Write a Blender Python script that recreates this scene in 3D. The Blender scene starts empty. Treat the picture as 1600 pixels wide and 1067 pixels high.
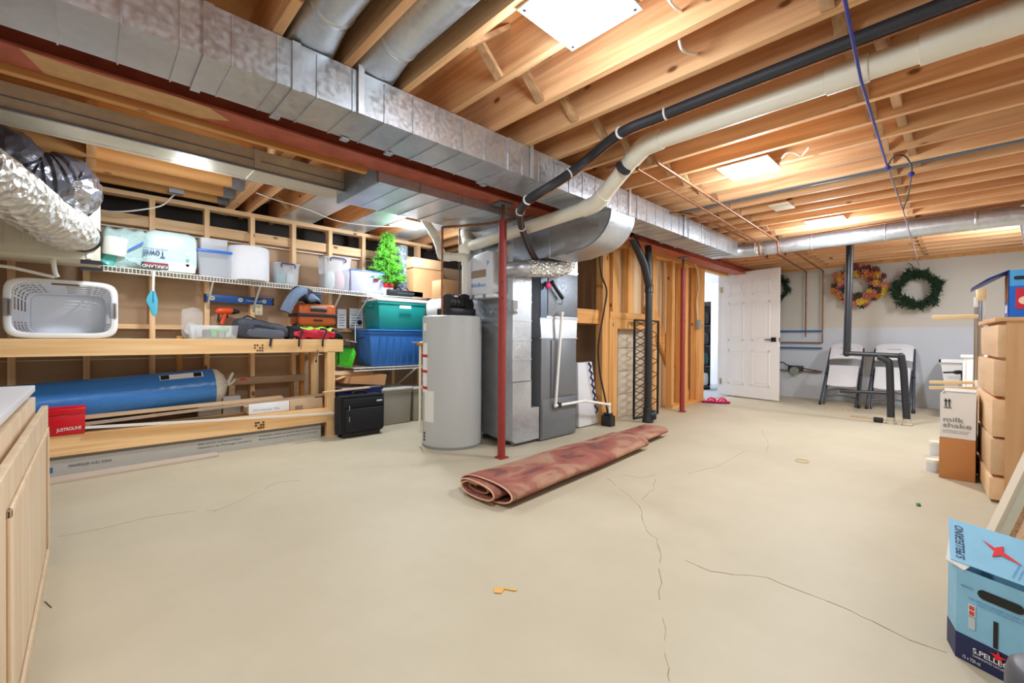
import bpy, bmesh, math, random
import numpy as np
from mathutils import Vector, Matrix
random.seed(7)
SC = bpy.context.scene
COL = SC.collection

# ------------------------------------------------------------------ camera
FPX, CX, CY = 679.0, 800.0, 533.5
YAW, PITCH, ROLL = math.radians(45.9), math.radians(-.46), math.radians(.35)
CF = np.array([math.cos(YAW)*math.cos(PITCH), math.sin(YAW)*math.cos(PITCH), math.sin(PITCH)])
CR = np.array([math.sin(YAW), -math.cos(YAW), 0.0])
CU = np.cross(CR, CF)
EYE = np.array([0., 0., 1.])
cd = bpy.data.cameras.new('camera')
cam = bpy.data.objects.new('camera', cd); COL.objects.link(cam)
c_, s_ = math.cos(ROLL), math.sin(ROLL)
rr, uu = CR*c_ + CU*s_, -CR*s_ + CU*c_
cam.matrix_world = Matrix(((rr[0], uu[0], -CF[0], 0), (rr[1], uu[1], -CF[1], 0), (rr[2], uu[2], -CF[2], 1), (0, 0, 0, 1)))
cd.sensor_width = 36; cd.lens = FPX/1600*36; cd.clip_start = .02
SC.camera = cam
# ------------------------------------------------------------------ world, view, light levels
w = bpy.data.worlds.new('world'); SC.world = w; w.use_nodes = True
w.node_tree.nodes['Background'].inputs[0].default_value = (.9, .95, 1, 1)
w.node_tree.nodes['Background'].inputs[1].default_value = .5
SC.view_settings.view_transform = 'Standard'; SC.view_settings.look = 'None'
SC.view_settings.gamma = 1; SC.view_settings.use_curve_mapping = False
SC.view_settings.exposure = 0.14
LAMP_W = 52.0          # watts of each ceiling LED panel
LAMP_RGB = (.88, .945, 1.0)
try:
    SC.cycles.max_bounces = 10; SC.cycles.diffuse_bounces = 6; SC.cycles.glossy_bounces = 4
    SC.cycles.transparent_max_bounces = 10; SC.cycles.sample_clamp_indirect = 6
    SC.cycles.caustics_reflective = False; SC.cycles.caustics_refractive = False
except Exception: pass

# ------------------------------------------------------------------ photo pixel -> point on a known plane
def ray(px, py):
    u = (px-CX)/FPX; v = -(py-CY)/FPX
    return CF + CR*(u*c_ - v*s_) + CU*(u*s_ + v*c_)
def PZ(px, py, z=0.): d = ray(px, py); return EYE + d*((z-1)/d[2])
def PY(px, py, Y): d = ray(px, py); return EYE + d*(Y/d[1])
def PX(px, py, X): d = ray(px, py); return EYE + d*(X/d[0])

# ------------------------------------------------------------------ materials
def lin(c):
    return tuple(((x/255)/12.92 if x/255 <= .04045 else ((x/255+.055)/1.055)**2.4) for x in c)
MATS = {}
def newmat(name):
    m = bpy.data.materials.new(name); m.use_nodes = True
    return m, m.node_tree.nodes, m.node_tree.links, m.node_tree.nodes['Principled BSDF']
def mat(name, rgb, rough=.5, metal=0., trans=0., alpha=1., bump=0., bscale=60., var=0., vscale=8., emit=0., spec=.5, sheen=0., ior=None):
    if name in MATS: return MATS[name]
    m, N, L, b = newmat(name)
    col = lin(rgb)
    b.inputs['Base Color'].default_value = (*col, 1); b.inputs['Roughness'].default_value = rough
    b.inputs['Metallic'].default_value = metal; b.inputs['Specular IOR Level'].default_value = spec
    if ior: b.inputs['IOR'].default_value = ior
    if trans: b.inputs['Transmission Weight'].default_value = trans
    if alpha < 1: b.inputs['Alpha'].default_value = alpha
    if sheen: b.inputs['Sheen Weight'].default_value = sheen
    if emit:
        b.inputs['Emission Color'].default_value = (*col, 1); b.inputs['Emission Strength'].default_value = emit
    if var or bump:
        g = N.new('ShaderNodeNewGeometry')
    if var:
        n = N.new('ShaderNodeTexNoise'); n.inputs['Scale'].default_value = vscale; n.inputs['Detail'].default_value = 5
        L.new(g.outputs['Position'], n.inputs['Vector'])
        r = N.new('ShaderNodeValToRGB')
        r.color_ramp.elements[0].position = .3; r.color_ramp.elements[1].position = .7
        r.color_ramp.elements[0].color = (*[x*(1-var) for x in col], 1)
        r.color_ramp.elements[1].color = (*[min(1, x*(1+var)) for x in col], 1)
        L.new(n.outputs['Fac'], r.inputs['Fac']); L.new(r.outputs['Color'], b.inputs['Base Color'])
    if bump:
        n2 = N.new('ShaderNodeTexNoise'); n2.inputs['Scale'].default_value = bscale; n2.inputs['Detail'].default_value = 4
        L.new(g.outputs['Position'], n2.inputs['Vector'])
        bp = N.new('ShaderNodeBump'); bp.inputs['Strength'].default_value = bump; bp.inputs['Distance'].default_value = .02
        L.new(n2.outputs['Fac'], bp.inputs['Height']); L.new(bp.outputs['Normal'], b.inputs['Normal'])
    MATS[name] = m
    return m
def wood(name, light, dark, axis, rough=.62, knots=True, fine=26., long=1.2):
    """sawn timber, grain along the given world axis, with scattered knots; each piece has its own offset"""
    if name in MATS: return MATS[name]
    m, N, L, b = newmat(name)
    g = N.new('ShaderNodeNewGeometry'); oi = N.new('ShaderNodeObjectInfo')
    mul = N.new('ShaderNodeMath'); mul.operation = 'MULTIPLY'; mul.inputs[1].default_value = 37.
    L.new(oi.outputs['Random'], mul.inputs[0])
    add = N.new('ShaderNodeVectorMath'); add.operation = 'ADD'
    L.new(g.outputs['Position'], add.inputs[0]); L.new(mul.outputs[0], add.inputs[1])
    mp = N.new('ShaderNodeMapping'); mp.inputs['Scale'].default_value = [long if i == axis else fine for i in range(3)]
    L.new(add.outputs[0], mp.inputs['Vector'])
    n = N.new('ShaderNodeTexNoise'); n.inputs['Scale'].default_value = 1.; n.inputs['Detail'].default_value = 5
    n.inputs['Distortion'].default_value = .6
    L.new(mp.outputs[0], n.inputs['Vector'])
    r = N.new('ShaderNodeValToRGB')
    r.color_ramp.elements[0].position = .32; r.color_ramp.elements[1].position = .68
    r.color_ramp.elements[0].color = (*lin(dark), 1); r.color_ramp.elements[1].color = (*lin(light), 1)
    L.new(n.outputs['Fac'], r.inputs['Fac'])
    hsv = N.new('ShaderNodeHueSaturation')
    mr = N.new('ShaderNodeMapRange'); mr.inputs['To Min'].default_value = .86; mr.inputs['To Max'].default_value = 1.1
    L.new(oi.outputs['Random'], mr.inputs['Value']); L.new(mr.outputs[0], hsv.inputs['Value'])
    L.new(r.outputs['Color'], hsv.inputs['Color'])
    out = hsv.outputs['Color']
    if knots:
        mp2 = N.new('ShaderNodeMapping'); mp2.inputs['Scale'].default_value = [3.4 if i == axis else 6.5 for i in range(3)]
        L.new(add.outputs[0], mp2.inputs['Vector'])
        v = N.new('ShaderNodeTexVoronoi'); v.inputs['Scale'].default_value = 1.
        L.new(mp2.outputs[0], v.inputs['Vector'])
        kr = N.new('ShaderNodeValToRGB'); kr.color_ramp.elements[0].position = .06; kr.color_ramp.elements[1].position = .12
        kr.color_ramp.elements[0].color = (.28, .2, .14, 1); kr.color_ramp.elements[1].color = (1, 1, 1, 1)
        L.new(v.outputs['Distance'], kr.inputs['Fac'])
        mx = N.new('ShaderNodeMix'); mx.data_type = 'RGBA'; mx.blend_type = 'MULTIPLY'; mx.inputs['Factor'].default_value = 1
        L.new(out, mx.inputs['A']); L.new(kr.outputs['Color'], mx.inputs['B']); out = mx.outputs['Result']
    L.new(out, b.inputs['Base Color']); b.inputs['Roughness'].default_value = rough
    b.inputs['Specular IOR Level'].default_value = .3
    MATS[name] = m
    return m
def galv(name, rgb, rough=.36, spangle=.06, metal=.8, patch=.22):
    if name in MATS: return MATS[name]
    m, N, L, b = newmat(name)
    g = N.new('ShaderNodeNewGeometry')
    n = N.new('ShaderNodeTexNoise'); n.inputs['Scale'].default_value = 2.6; n.inputs['Detail'].default_value = 3
    n1 = N.new('ShaderNodeTexNoise'); n1.inputs['Scale'].default_value = 42.; n1.inputs['Detail'].default_value = 1
    for q in (n, n1): L.new(g.outputs['Position'], q.inputs['Vector'])
    m1 = N.new('ShaderNodeMapRange'); m1.inputs['From Min'].default_value = .3; m1.inputs['From Max'].default_value = .7
    m1.inputs['To Min'].default_value = 1-spangle; m1.inputs['To Max'].default_value = 1+spangle
    L.new(n1.outputs['Fac'], m1.inputs['Value'])
    m2 = N.new('ShaderNodeMapRange'); m2.inputs['From Min'].default_value = .3; m2.inputs['From Max'].default_value = .7
    m2.inputs['To Min'].default_value = 1-patch; m2.inputs['To Max'].default_value = 1.05
    L.new(n.outputs['Fac'], m2.inputs['Value'])
    mu = N.new('ShaderNodeMath'); mu.operation = 'MULTIPLY'; L.new(m1.outputs[0], mu.inputs[0]); L.new(m2.outputs[0], mu.inputs[1])
    hsv = N.new('ShaderNodeHueSaturation'); hsv.inputs['Color'].default_value = (*lin(rgb), 1)
    L.new(mu.outputs[0], hsv.inputs['Value']); L.new(hsv.outputs['Color'], b.inputs['Base Color'])
    m3 = N.new('ShaderNodeMapRange'); m3.inputs['From Min'].default_value = .3; m3.inputs['From Max'].default_value = .7
    m3.inputs['To Min'].default_value = rough-.07; m3.inputs['To Max'].default_value = rough+.12
    L.new(n1.outputs['Fac'], m3.inputs['Value']); L.new(m3.outputs[0], b.inputs['Roughness'])
    b.inputs['Metallic'].default_value = metal
    bp = N.new('ShaderNodeBump'); bp.inputs['Strength'].default_value = .06; bp.inputs['Distance'].default_value = .03
    L.new(n.outputs['Fac'], bp.inputs['Height']); L.new(bp.outputs['Normal'], b.inputs['Normal'])
    MATS[name] = m
    return m
def foil(name, rgb=(225, 225, 222), scale=38., strength=.9, rough=.22, metal=.95):
    if name in MATS: return MATS[name]
    m, N, L, b = newmat(name)
    g = N.new('ShaderNodeNewGeometry')
    n = N.new('ShaderNodeTexVoronoi'); n.inputs['Scale'].default_value = scale
    n2 = N.new('ShaderNodeTexNoise'); n2.inputs['Scale'].default_value = scale*.5; n2.inputs['Detail'].default_value = 4
    L.new(g.outputs['Position'], n.inputs['Vector']); L.new(g.outputs['Position'], n2.inputs['Vector'])
    ad = N.new('ShaderNodeMath'); L.new(n.outputs['Distance'], ad.inputs[0]); L.new(n2.outputs['Fac'], ad.inputs[1])
    bp = N.new('ShaderNodeBump'); bp.inputs['Strength'].default_value = strength; bp.inputs['Distance'].default_value = .025
    L.new(ad.outputs[0], bp.inputs['Height']); L.new(bp.outputs['Normal'], b.inputs['Normal'])
    b.inputs['Base Color'].default_value = (*lin(rgb), 1); b.inputs['Metallic'].default_value = metal; b.inputs['Roughness'].default_value = rough
    MATS[name] = m
    return m
def clearp(name, rgb, alpha=.35, rough=.25):
    """thin translucent plastic: see-through blend of a glossy tinted film"""
    return mat(name, rgb, rough, alpha=alpha)

WL, WD = (236, 184, 122), (206, 146, 86)
JOI = wood('joist lumber', (240, 196, 148), (208, 156, 110), 1)
JOIX = wood('header lumber', (230, 178, 116), (204, 148, 88), 0)
STUDZ = wood('stud lumber', (244, 212, 170), (226, 186, 140), 2)
STUDX = wood('plate lumber', (244, 212, 170), (226, 186, 140), 0)
ORZ = wood('orange stud lumber', (230, 174, 108), (204, 142, 76), 2)
ORX = wood('orange plate lumber', (230, 174, 108), (204, 142, 76), 0)
BENX = wood('bench lumber lengthwise', (246, 208, 156), (228, 180, 122), 0)
BENZ = wood('bench lumber upright', (246, 208, 156), (228, 180, 122), 2)
PLYW = wood('subfloor panel', (222, 170, 114), (196, 140, 88), 0, fine=6., long=1.4)
GAL = galv('galvanised steel', (206, 212, 220))
GALD = galv('dull galvanised steel', (150, 158, 168), rough=.45, spangle=.07)
GALP = galv('pale galvanised steel', (216, 212, 196), rough=.5, spangle=.05, metal=.55, patch=.1)
FOIL = foil('crinkled foil', (240, 240, 236), 38., .8, .3, .7)
FOILD = foil('black shiny film', (70, 72, 82), 22, .7, .25, .4)
WHITE = mat('white paint', (238, 238, 238), .45)
WPLAS = mat('white plastic', (240, 241, 243), .38)
BLK = mat('black plastic', (24, 25, 28), .45)
BLKF = mat('black fabric', (28, 29, 36), .85, bump=.25, bscale=300)
GRYP = mat('grey plastic', (150, 152, 150), .5)
PVC = mat('cream vinyl pipe', (238, 234, 220), .4)
ABS = mat('black pipe plastic', (38, 42, 48), .38)
RED = mat('red primer', (150, 52, 46), .55, var=.08, vscale=20)
BEAM = mat('beam red primer', (176, 92, 70), .62, var=.22, vscale=9)
COPPER = mat('weathered copper', (150, 98, 66), .45, metal=.7, var=.2, vscale=30)
CARD = mat('cardboard', (200, 150, 104), .8, var=.05, vscale=5)
CARDL = mat('pale cardboard', (214, 176, 136), .8, var=.05, vscale=5)
CARDD = mat('brown cardboard', (172, 126, 90), .8, var=.06, vscale=5)
STEEL = mat('chrome', (215, 215, 215), .18, metal=1.)
INK = mat('dark print', (40, 42, 52), .6)
WIRE = mat('white coated wire', (240, 240, 236), .4)
CABLE = mat('white cable sheath', (228, 218, 196), .5)

# ------------------------------------------------------------------ mesh building
def V(*a): return np.array(a[0] if len(a) == 1 else a, float)
def unit(v): v = V(v); return v/np.linalg.norm(v)
class MB:
    def __init__(s): s.v = []; s.f = []
    def add(s, vs, fs):
        o = len(s.v); s.v += [tuple(float(x) for x in p) for p in vs]; s.f += [tuple(i+o for i in f) for f in fs]; return s
    def box(s, x0, x1, y0, y1, z0, z1):
        return s.obox(((x0+x1)/2, (y0+y1)/2, (z0+z1)/2), (abs(x1-x0)/2, 0, 0), (0, abs(y1-y0)/2, 0), (0, 0, abs(z1-z0)/2))
    def obox(s, c, ax, ay, az):
        c, ax, ay, az = V(c), V(ax), V(ay), V(az)
        vs = [c+i*ax+j*ay+k*az for k in (-1, 1) for j in (-1, 1) for i in (-1, 1)]
        return s.add(vs, [(0, 2, 3, 1), (4, 5, 7, 6), (0, 1, 5, 4), (2, 6, 7, 3), (0, 4, 6, 2), (1, 3, 7, 5)])
    def bar(s, p, q, w, t, up=(0, 0, 1)):
        p, q = V(p), V(q); d = q-p; n = unit(d); a = np.cross(n, V(up))
        if np.linalg.norm(a) < 1e-4: a = np.cross(n, V(1, 0, 0))
        a = unit(a); b = np.cross(a, n)
        return s.obox((p+q)/2, d/2, a*w/2, b*t/2)
    def tube(s, path, r, n=10, caps=True, closed=False):
        P = [V(p) for p in path]; m = len(P)
        R = r if hasattr(r, '__len__') else [r]*m
        T = []
        for i in range(m):
            a = P[(i-1) % m] if (closed or i) else P[0]; b = P[(i+1) % m] if (closed or i < m-1) else P[-1]
            T.append(unit(b-a) if np.linalg.norm(b-a) > 1e-9 else V(0, 0, 1))
        up = V(0, 0, 1) if abs(T[0][2]) < .9 else V(1, 0, 0)
        a = unit(np.cross(T[0], up)); vs = []
        for i in range(m):
            a = a-T[i]*(a@T[i]); a = unit(a); b = np.cross(T[i], a)
            for k in range(n):
                t = 2*math.pi*k/n; vs.append(P[i]+R[i]*(a*math.cos(t)+b*math.sin(t)))
        fs = []
        for i in range(m if closed else m-1):
            j = (i+1) % m
            for k in range(n):
                l = (k+1) % n; fs.append((i*n+k, i*n+l, j*n+l, j*n+k))
        if caps and not closed: fs += [tuple(range(n))[::-1], tuple(range((m-1)*n, m*n))]
        return s.add(vs, fs)
    def cyl(s, p, q, r, n=16, r2=None): return s.tube([p, q], [r, r if r2 is None else r2], n)
    def lathe(s, c, prof, n=24, axis=(0, 0, 1)):
        """prof: (radius, height) pairs along axis from c"""
        ax = unit(axis); c = V(c)
        a = unit(np.cross(ax, V(0, 0, 1) if abs(ax[2]) < .9 else V(1, 0, 0))); b = np.cross(ax, a); vs = []
        for r, h in prof:
            for k in range(n):
                t = 2*math.pi*k/n; vs.append(c+ax*h+max(r, 1e-5)*(a*math.cos(t)+b*math.sin(t)))
        fs = []
        for i in range(len(prof)-1):
            for k in range(n):
                l = (k+1) % n; fs.append((i*n+k, i*n+l, (i+1)*n+l, (i+1)*n+k))
        m = len(prof); fs += [tuple(range(n))[::-1], tuple(range((m-1)*n, m*n))]
        return s.add(vs, fs)
    def prism(s, poly, ext):
        poly = [V(p) for p in poly]; e = V(ext); n = len(poly)
        return s.add(poly+[p+e for p in poly], [tuple(range(n))[::-1], tuple(range(n, 2*n))]+[(i, (i+1) % n, n+(i+1) % n, n+i) for i in range(n)])
    def ball(s, c, r, nu=12, nv=8, fn=None):
        c = V(c); r = V(r, r, r) if not hasattr(r, '__len__') else V(r); vs = []
        for j in range(nv+1):
            t = math.pi*j/nv
            for i in range(nu):
                p = 2*math.pi*i/nu; d = V(math.sin(t)*math.cos(p), math.sin(t)*math.sin(p), math.cos(t))
                q = c+r*d
                if fn: q = fn(q, d)
                vs.append(q)
        fs = [(j*nu+i, (j+1)*nu+i, (j+1)*nu+(i+1) % nu, j*nu+(i+1) % nu) for j in range(nv) for i in range(nu)]
        return s.add(vs, fs)
    def grid(s, fn, nu, nv):
        vs = [fn(i/nu, j/nv) for j in range(nv+1) for i in range(nu+1)]
        return s.add(vs, [(j*(nu+1)+i, j*(nu+1)+i+1, (j+1)*(nu+1)+i+1, (j+1)*(nu+1)+i) for j in range(nv) for i in range(nu)])
def soft(c, ax, ay, az, n=10, p=.35, fn=None):
    """pillow-like rounded block (superellipsoid), optional displacement"""
    b = MB(); c, ax, ay, az = V(c), V(ax), V(ay), V(az)
    sg = lambda x: math.copysign(abs(x)**p, x)
    for_v = []
    nu, nv = n*2, n
    for j in range(nv+1):
        t = math.pi*(j/nv-.5)
        for i in range(nu):
            q = 2*math.pi*i/nu
            d = (sg(math.cos(t))*sg(math.cos(q)), sg(math.cos(t))*sg(math.sin(q)), sg(math.sin(t)))
            x = c+ax*d[0]+ay*d[1]+az*d[2]
            if fn: x = fn(x, d)
            for_v.append(x)
    b.add(for_v, [(j*nu+i, j*nu+(i+1) % nu, (j+1)*nu+(i+1) % nu, (j+1)*nu+i) for j in range(nv) for i in range(nu)])
    return b
WLOC = {}
def link(name, me, parent=None):
    o = bpy.data.objects.new(name, me); COL.objects.link(o)
    if parent is not None: o.parent = parent
    return o
def build(name, mb, m, parent=None, smooth=True, bevel=0., loc=None, sub=0, solid=0., ang=40):
    base = WLOC[parent.name] if parent is not None else (V(loc) if loc is not None else V(0, 0, 0))
    me = bpy.data.meshes.new(name)
    me.from_pydata([tuple(V(p)-base) for p in mb.v], [], mb.f)
    bm = bmesh.new(); bm.from_mesh(me)
    bmesh.ops.recalc_face_normals(bm, faces=bm.faces)
    if bevel:
        es = [e for e in bm.edges if len(e.link_faces) == 2 and e.calc_face_angle(0) > .6]
        bmesh.ops.bevel(bm, geom=es, offset=bevel, segments=2, profile=.5, affect='EDGES', clamp_overlap=True)
    bm.to_mesh(me); bm.free()
    if smooth:
        for p in me.polygons: p.use_smooth = True
        me.set_sharp_from_angle(angle=math.radians(ang))
    me.materials.append(m)
    o = link(name, me, parent)
    if parent is None: o.location = base
    WLOC[o.name] = base
    if solid:
        q = o.modifiers.new('thickness', 'SOLIDIFY'); q.thickness = solid; q.offset = 0
    if sub:
        q = o.modifiers.new('rounding', 'SUBSURF'); q.levels = q.render_levels = sub
    return o
def thing(name, loc, label, cat, group=None):
    o = link(name, None); o.location = tuple(loc); WLOC[o.name] = V(loc); o.empty_display_size = .1
    o['label'] = label; o['category'] = cat
    if group: o['group'] = group
    return o
def tag(o, label, cat, group=None):
    o['label'] = label; o['category'] = cat
    if group: o['group'] = group
    return o
def one(name, mb, m, label, cat, group=None, **k):
    a = np.array(mb.v); lo, hi = a.min(0), a.max(0)
    return tag(build(name, mb, m, None, loc=((lo[0]+hi[0])/2, (lo[1]+hi[1])/2, lo[2]), **k), label, cat, group)
def struct(name, mb=None, m=None, label=None, **k):
    if mb is None:
        o = link(name, None); WLOC[o.name] = V(0, 0, 0)
    else: o = build(name, mb, m, None, **k)
    o['kind'] = 'structure'
    if label: o['label'] = label
    return o
def stuffpart(o): o['kind'] = 'stuff'; return o
def text(name, s, origin, xd, yd, h, m, parent, width=None, align='LEFT', lift=.0015, bold=False):
    """flat lettering on a surface: origin = baseline start, xd/yd unit directions, h = capital height"""
    cu = bpy.data.curves.new(name, 'FONT'); cu.body = s; cu.size = 1; cu.align_x = align
    if bold: cu.offset = .012
    tmp = bpy.data.objects.new(name, cu); COL.objects.link(tmp)
    me = bpy.data.meshes.new_from_object(tmp)
    bpy.data.objects.remove(tmp); bpy.data.curves.remove(cu)
    if not len(me.vertices): return None
    co = np.array([v.co[:] for v in me.vertices])
    sx = sy = h/.72
    if width: sx = width/max(1e-6, co[:, 0].max()-co[:, 0].min())
    xd, yd = unit(xd), unit(yd); nz = np.cross(xd, yd)
    base = WLOC[parent.name]
    for v, c in zip(me.vertices, co):
        v.co = Vector(V(origin)+xd*c[0]*sx+yd*c[1]*sy+nz*lift-base)
    me.materials.clear(); me.materials.append(m); me.name = name
    o = link(name, me, parent); WLOC[o.name] = base
    return o
def decal(name, p00, p10, p11, p01, m, parent, lift=.0012, thick=.001):
    p = [V(q) for q in (p00, p10, p11, p01)]; n = unit(np.cross(p[1]-p[0], p[3]-p[0]))
    b = MB().prism([q+n*(lift-thick) for q in p], n*thick)
    return build(name, b, m, parent, smooth=False)
def yface(px0, px1, pt, pb, Y):
    """face on the plane Y: x-range and z-range of a photo rectangle"""
    pm = (pt+pb)/2; xm = (px0+px1)/2
    return PY(px0, pm, Y)[0], PY(px1, pm, Y)[0], PY(xm, pb, Y)[2], PY(xm, pt, Y)[2]
def xface(px0, px1, pt, pb, X):
    pm = (pt+pb)/2; xm = (px0+px1)/2
    return PX(px1, pm, X)[1], PX(px0, pm, X)[1], PX(xm, pb, X)[2], PX(xm, pt, X)[2]
def star(c, xd, yd, r, k=.4, n=5):
    xd, yd = unit(xd), unit(yd)
    return [V(c)+(r if i % 2 == 0 else r*k)*(xd*math.sin(math.pi*i/n)+yd*math.cos(math.pi*i/n)) for i in range(2*n)]
def smoothpath(pts, n=6):
    P = [V(p) for p in pts]; out = []
    for i in range(len(P)-1):
        a, b, c, d = P[max(i-1, 0)], P[i], P[i+1], P[min(i+2, len(P)-1)]
        for k in range(n):
            t = k/n
            out.append(.5*((2*b)+(-a+c)*t+(2*a-5*b+4*c-d)*t*t+(-a+3*b-3*c+d)*t**3))
    return out+[P[-1]]

# ================================================================== SETTING
CEIL = 2.236            # underside of the joists
XN, XF, YR, YL = -2.2, 8.9, -.62, 5.06
def floor_mat():
    m, N, L, b = newmat('painted concrete floor')
    g = N.new('ShaderNodeNewGeometry')
    n = N.new('ShaderNodeTexNoise'); n.inputs['Scale'].default_value = 1.1; n.inputs['Detail'].default_value = 8; n.inputs['Roughness'].default_value = .62
    L.new(g.outputs['Position'], n.inputs['Vector'])
    r = N.new('ShaderNodeValToRGB'); r.color_ramp.elements[0].position = .3; r.color_ramp.elements[1].position = .72
    r.color_ramp.elements[0].color = (*lin((188, 178, 153)), 1); r.color_ramp.elements[1].color = (*lin((202, 192, 169)), 1)
    L.new(n.outputs['Fac'], r.inputs['Fac'])
    v = N.new('ShaderNodeTexVoronoi'); v.inputs['Scale'].default_value = 2.3
    L.new(g.outputs['Position'], v.inputs['Vector'])
    k = N.new('ShaderNodeValToRGB'); k.color_ramp.elements[0].position = .012; k.color_ramp.elements[1].position = .02
    k.color_ramp.elements[0].color = (.45, .4, .33, 1); k.color_ramp.elements[1].color = (1, 1, 1, 1)
    L.new(v.outputs['Distance'], k.inputs['Fac'])
    mx = N.new('ShaderNodeMix'); mx.data_type = 'RGBA'; mx.blend_type = 'MULTIPLY'; mx.inputs['Factor'].default_value = 1
    L.new(r.outputs['Color'], mx.inputs['A']); L.new(k.outputs['Color'], mx.inputs['B'])
    L.new(mx.outputs['Result'], b.inputs['Base Color'])
    b.inputs['Roughness'].default_value = .5; b.inputs['Specular IOR Level'].default_value = .35
    n2 = N.new('ShaderNodeTexNoise'); n2.inputs['Scale'].default_value = 9; n2.inputs['Detail'].default_value = 6
    L.new(g.outputs['Position'], n2.inputs['Vector'])
    bp = N.new('ShaderNodeBump'); bp.inputs['Strength'].default_value = .06; bp.inputs['Distance'].default_value = .03
    L.new(n2.outputs['Fac'], bp.inputs['Height']); L.new(bp.outputs['Normal'], b.inputs['Normal'])
    return m
flo = struct('floor', MB().box(XN-.1, XF+.6, YR-.1, YL+.5, -.1, 0), floor_mat(), 'cream painted concrete basement floor with hairline cracks', smooth=False)
CRK = mat('crack shadow line', (134, 116, 90), .9)
def crack(pix, wd=.0022, jag=.008):
    P = [PZ(*p) for p in pix]; pts = []
    for a, b in zip(P[:-1], P[1:]):
        n = max(2, int(np.linalg.norm(b-a)/.05))
        for i in range(n):
            q = a+(b-a)*i/n; pts.append(q+V(random.uniform(-jag, jag), random.uniform(-jag, jag), 0))
    pts.append(P[-1]); mb = MB()
    for a, b in zip(pts[:-1], pts[1:]):
        if random.random() < .08: continue
        mb.bar(V(a[0], a[1], .0003), V(b[0], b[1], .0003), wd*random.uniform(.5, 1.5), .0006)
    build('crack', mb, CRK, flo, smooth=False)
crack([(948, 747), (985, 775), (1003, 800), (1008, 828), (1026, 842), (1033, 870), (1030, 900), (1032, 950), (1038, 985), (1038, 1020), (1047, 1045), (1046, 1064)])
crack([(1033, 870), (1070, 876), (1110, 892), (1145, 897), (1200, 902), (1245, 922), (1290, 938), (1330, 955), (1365, 972), (1420, 1000), (1480, 1020)], .003, .004)
crack([(1024, 748), (1020, 765), (1003, 780)]); crack([(970, 742), (1000, 746), (1024, 742)])
crack([(1190, 672), (1200, 690), (1198, 708)], .002); crack([(1165, 705), (1120, 728), (1075, 740)], .0018)
crack([(90, 838), (150, 827), (225, 810), (290, 800), (340, 797)], .0018); crack([(335, 800), (372, 783), (430, 755), (470, 750)], .0018)

TANB = mat('tan backing board', (186, 158, 130), .8, var=.05, vscale=3)
CONC = mat('dark foundation concrete', (66, 62, 60), .9)
OFFW = mat('off white wall paint', (208, 203, 194), .7, var=.02, vscale=2)
GRYW = mat('cool light tint on wall', (204, 210, 220), .65, var=.03, vscale=3)  # bluish light on the lower far wall, put into the colour
# ---- left wall: concrete, tan backing, studs, plates, blocking
wl = struct('wall_left', MB().box(XN-.1, XF, YL+.28, YL+.4, 0, 2.6), CONC, 'concrete foundation wall behind open studs', smooth=False)
for x0, x1 in ((XN, .4), (.402, 1.95), (1.952, 3.4), (3.402, 4.4)):
    build('backing_board', MB().box(x0, x1, YL, YL+.015, 0, 1.98), TANB, wl, smooth=False)
SY = 4.96
for x in (-1.65, -1.24, -.83, -.43, -.026, .39, .79, 1.17, 1.56, 1.946, 2.34, 2.73, 3.1):
    build('stud', MB().box(x-.02, x+.02, SY, YL, .04, 2.197), STUDZ, wl, smooth=False)
build('top_plate', MB().box(XN, 3.3, SY, YL, 2.197, 2.236), STUDX, wl, smooth=False)
build('bottom_plate', MB().box(XN, 3.3, SY, YL, 0, .04), STUDX, wl, smooth=False)
for x0, x1 in ((-.41, -.046), (-.006, .37), (.41, .77), (.81, 1.15), (1.19, 1.54), (1.58, 1.926), (1.966, 2.32), (2.36, 2.71), (2.75, 3.08)):
    build('blocking', MB().box(x0, x1, SY+.03, YL, 1.955, 2.05), STUDX, wl, smooth=False)
    build('blocking', MB().box(x0, x1, SY+.01, YL, 1.06, 1.1), STUDX, wl, smooth=False)
build('conduit_line', MB().tube([V(XN, SY+.06, 1.93), V(3.2, SY+.06, 1.93)], .006, 6), WIRE, wl)
build('conduit_line', MB().tube([V(XN, SY+.07, .8), V(3.2, SY+.07, .8)], .006, 6), CABLE, wl)
for x in (.58, 1.64): build('brace', MB().box(x-.022, x+.022, SY-.02, SY+.02, .3, 1.0), ORZ, wl, smooth=False)
# ---- far wall
wb = struct('wall_back', MB().box(XF, XF+.15, YR-.1, 2.9, 0, 2.6), OFFW, 'off-white painted basement end wall', smooth=False)
build('lower_wall_light_tint', MB().box(XF-.004, XF+.01, YR, 2.9, 0, 1.2), GRYW, wb, smooth=False)  # cooler light low on the wall, painted as a thin tinted panel
build('ledge', MB().box(XF-.05, XF, 1.62, 2.9, 0, .42), mat('ledge paint', (206, 208, 214), .8, bump=.3, bscale=14), wb, smooth=False)
build('sill_plate', MB().box(XF-.02, XF+.02, YR, 2.9, 2.2, 2.24), ORZ, wb, smooth=False)
wr = struct('wall_right', MB().box(XN-.1, XF+.15, YR-.15, YR, 0, 2.6), OFFW, 'painted side wall behind the dresser', smooth=False)
wn = struct('wall_near', MB().box(XN-.15, XN, YR-.1, YL+.4, 0, 2.6), OFFW, 'painted wall beyond the cabinet', smooth=False)
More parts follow.
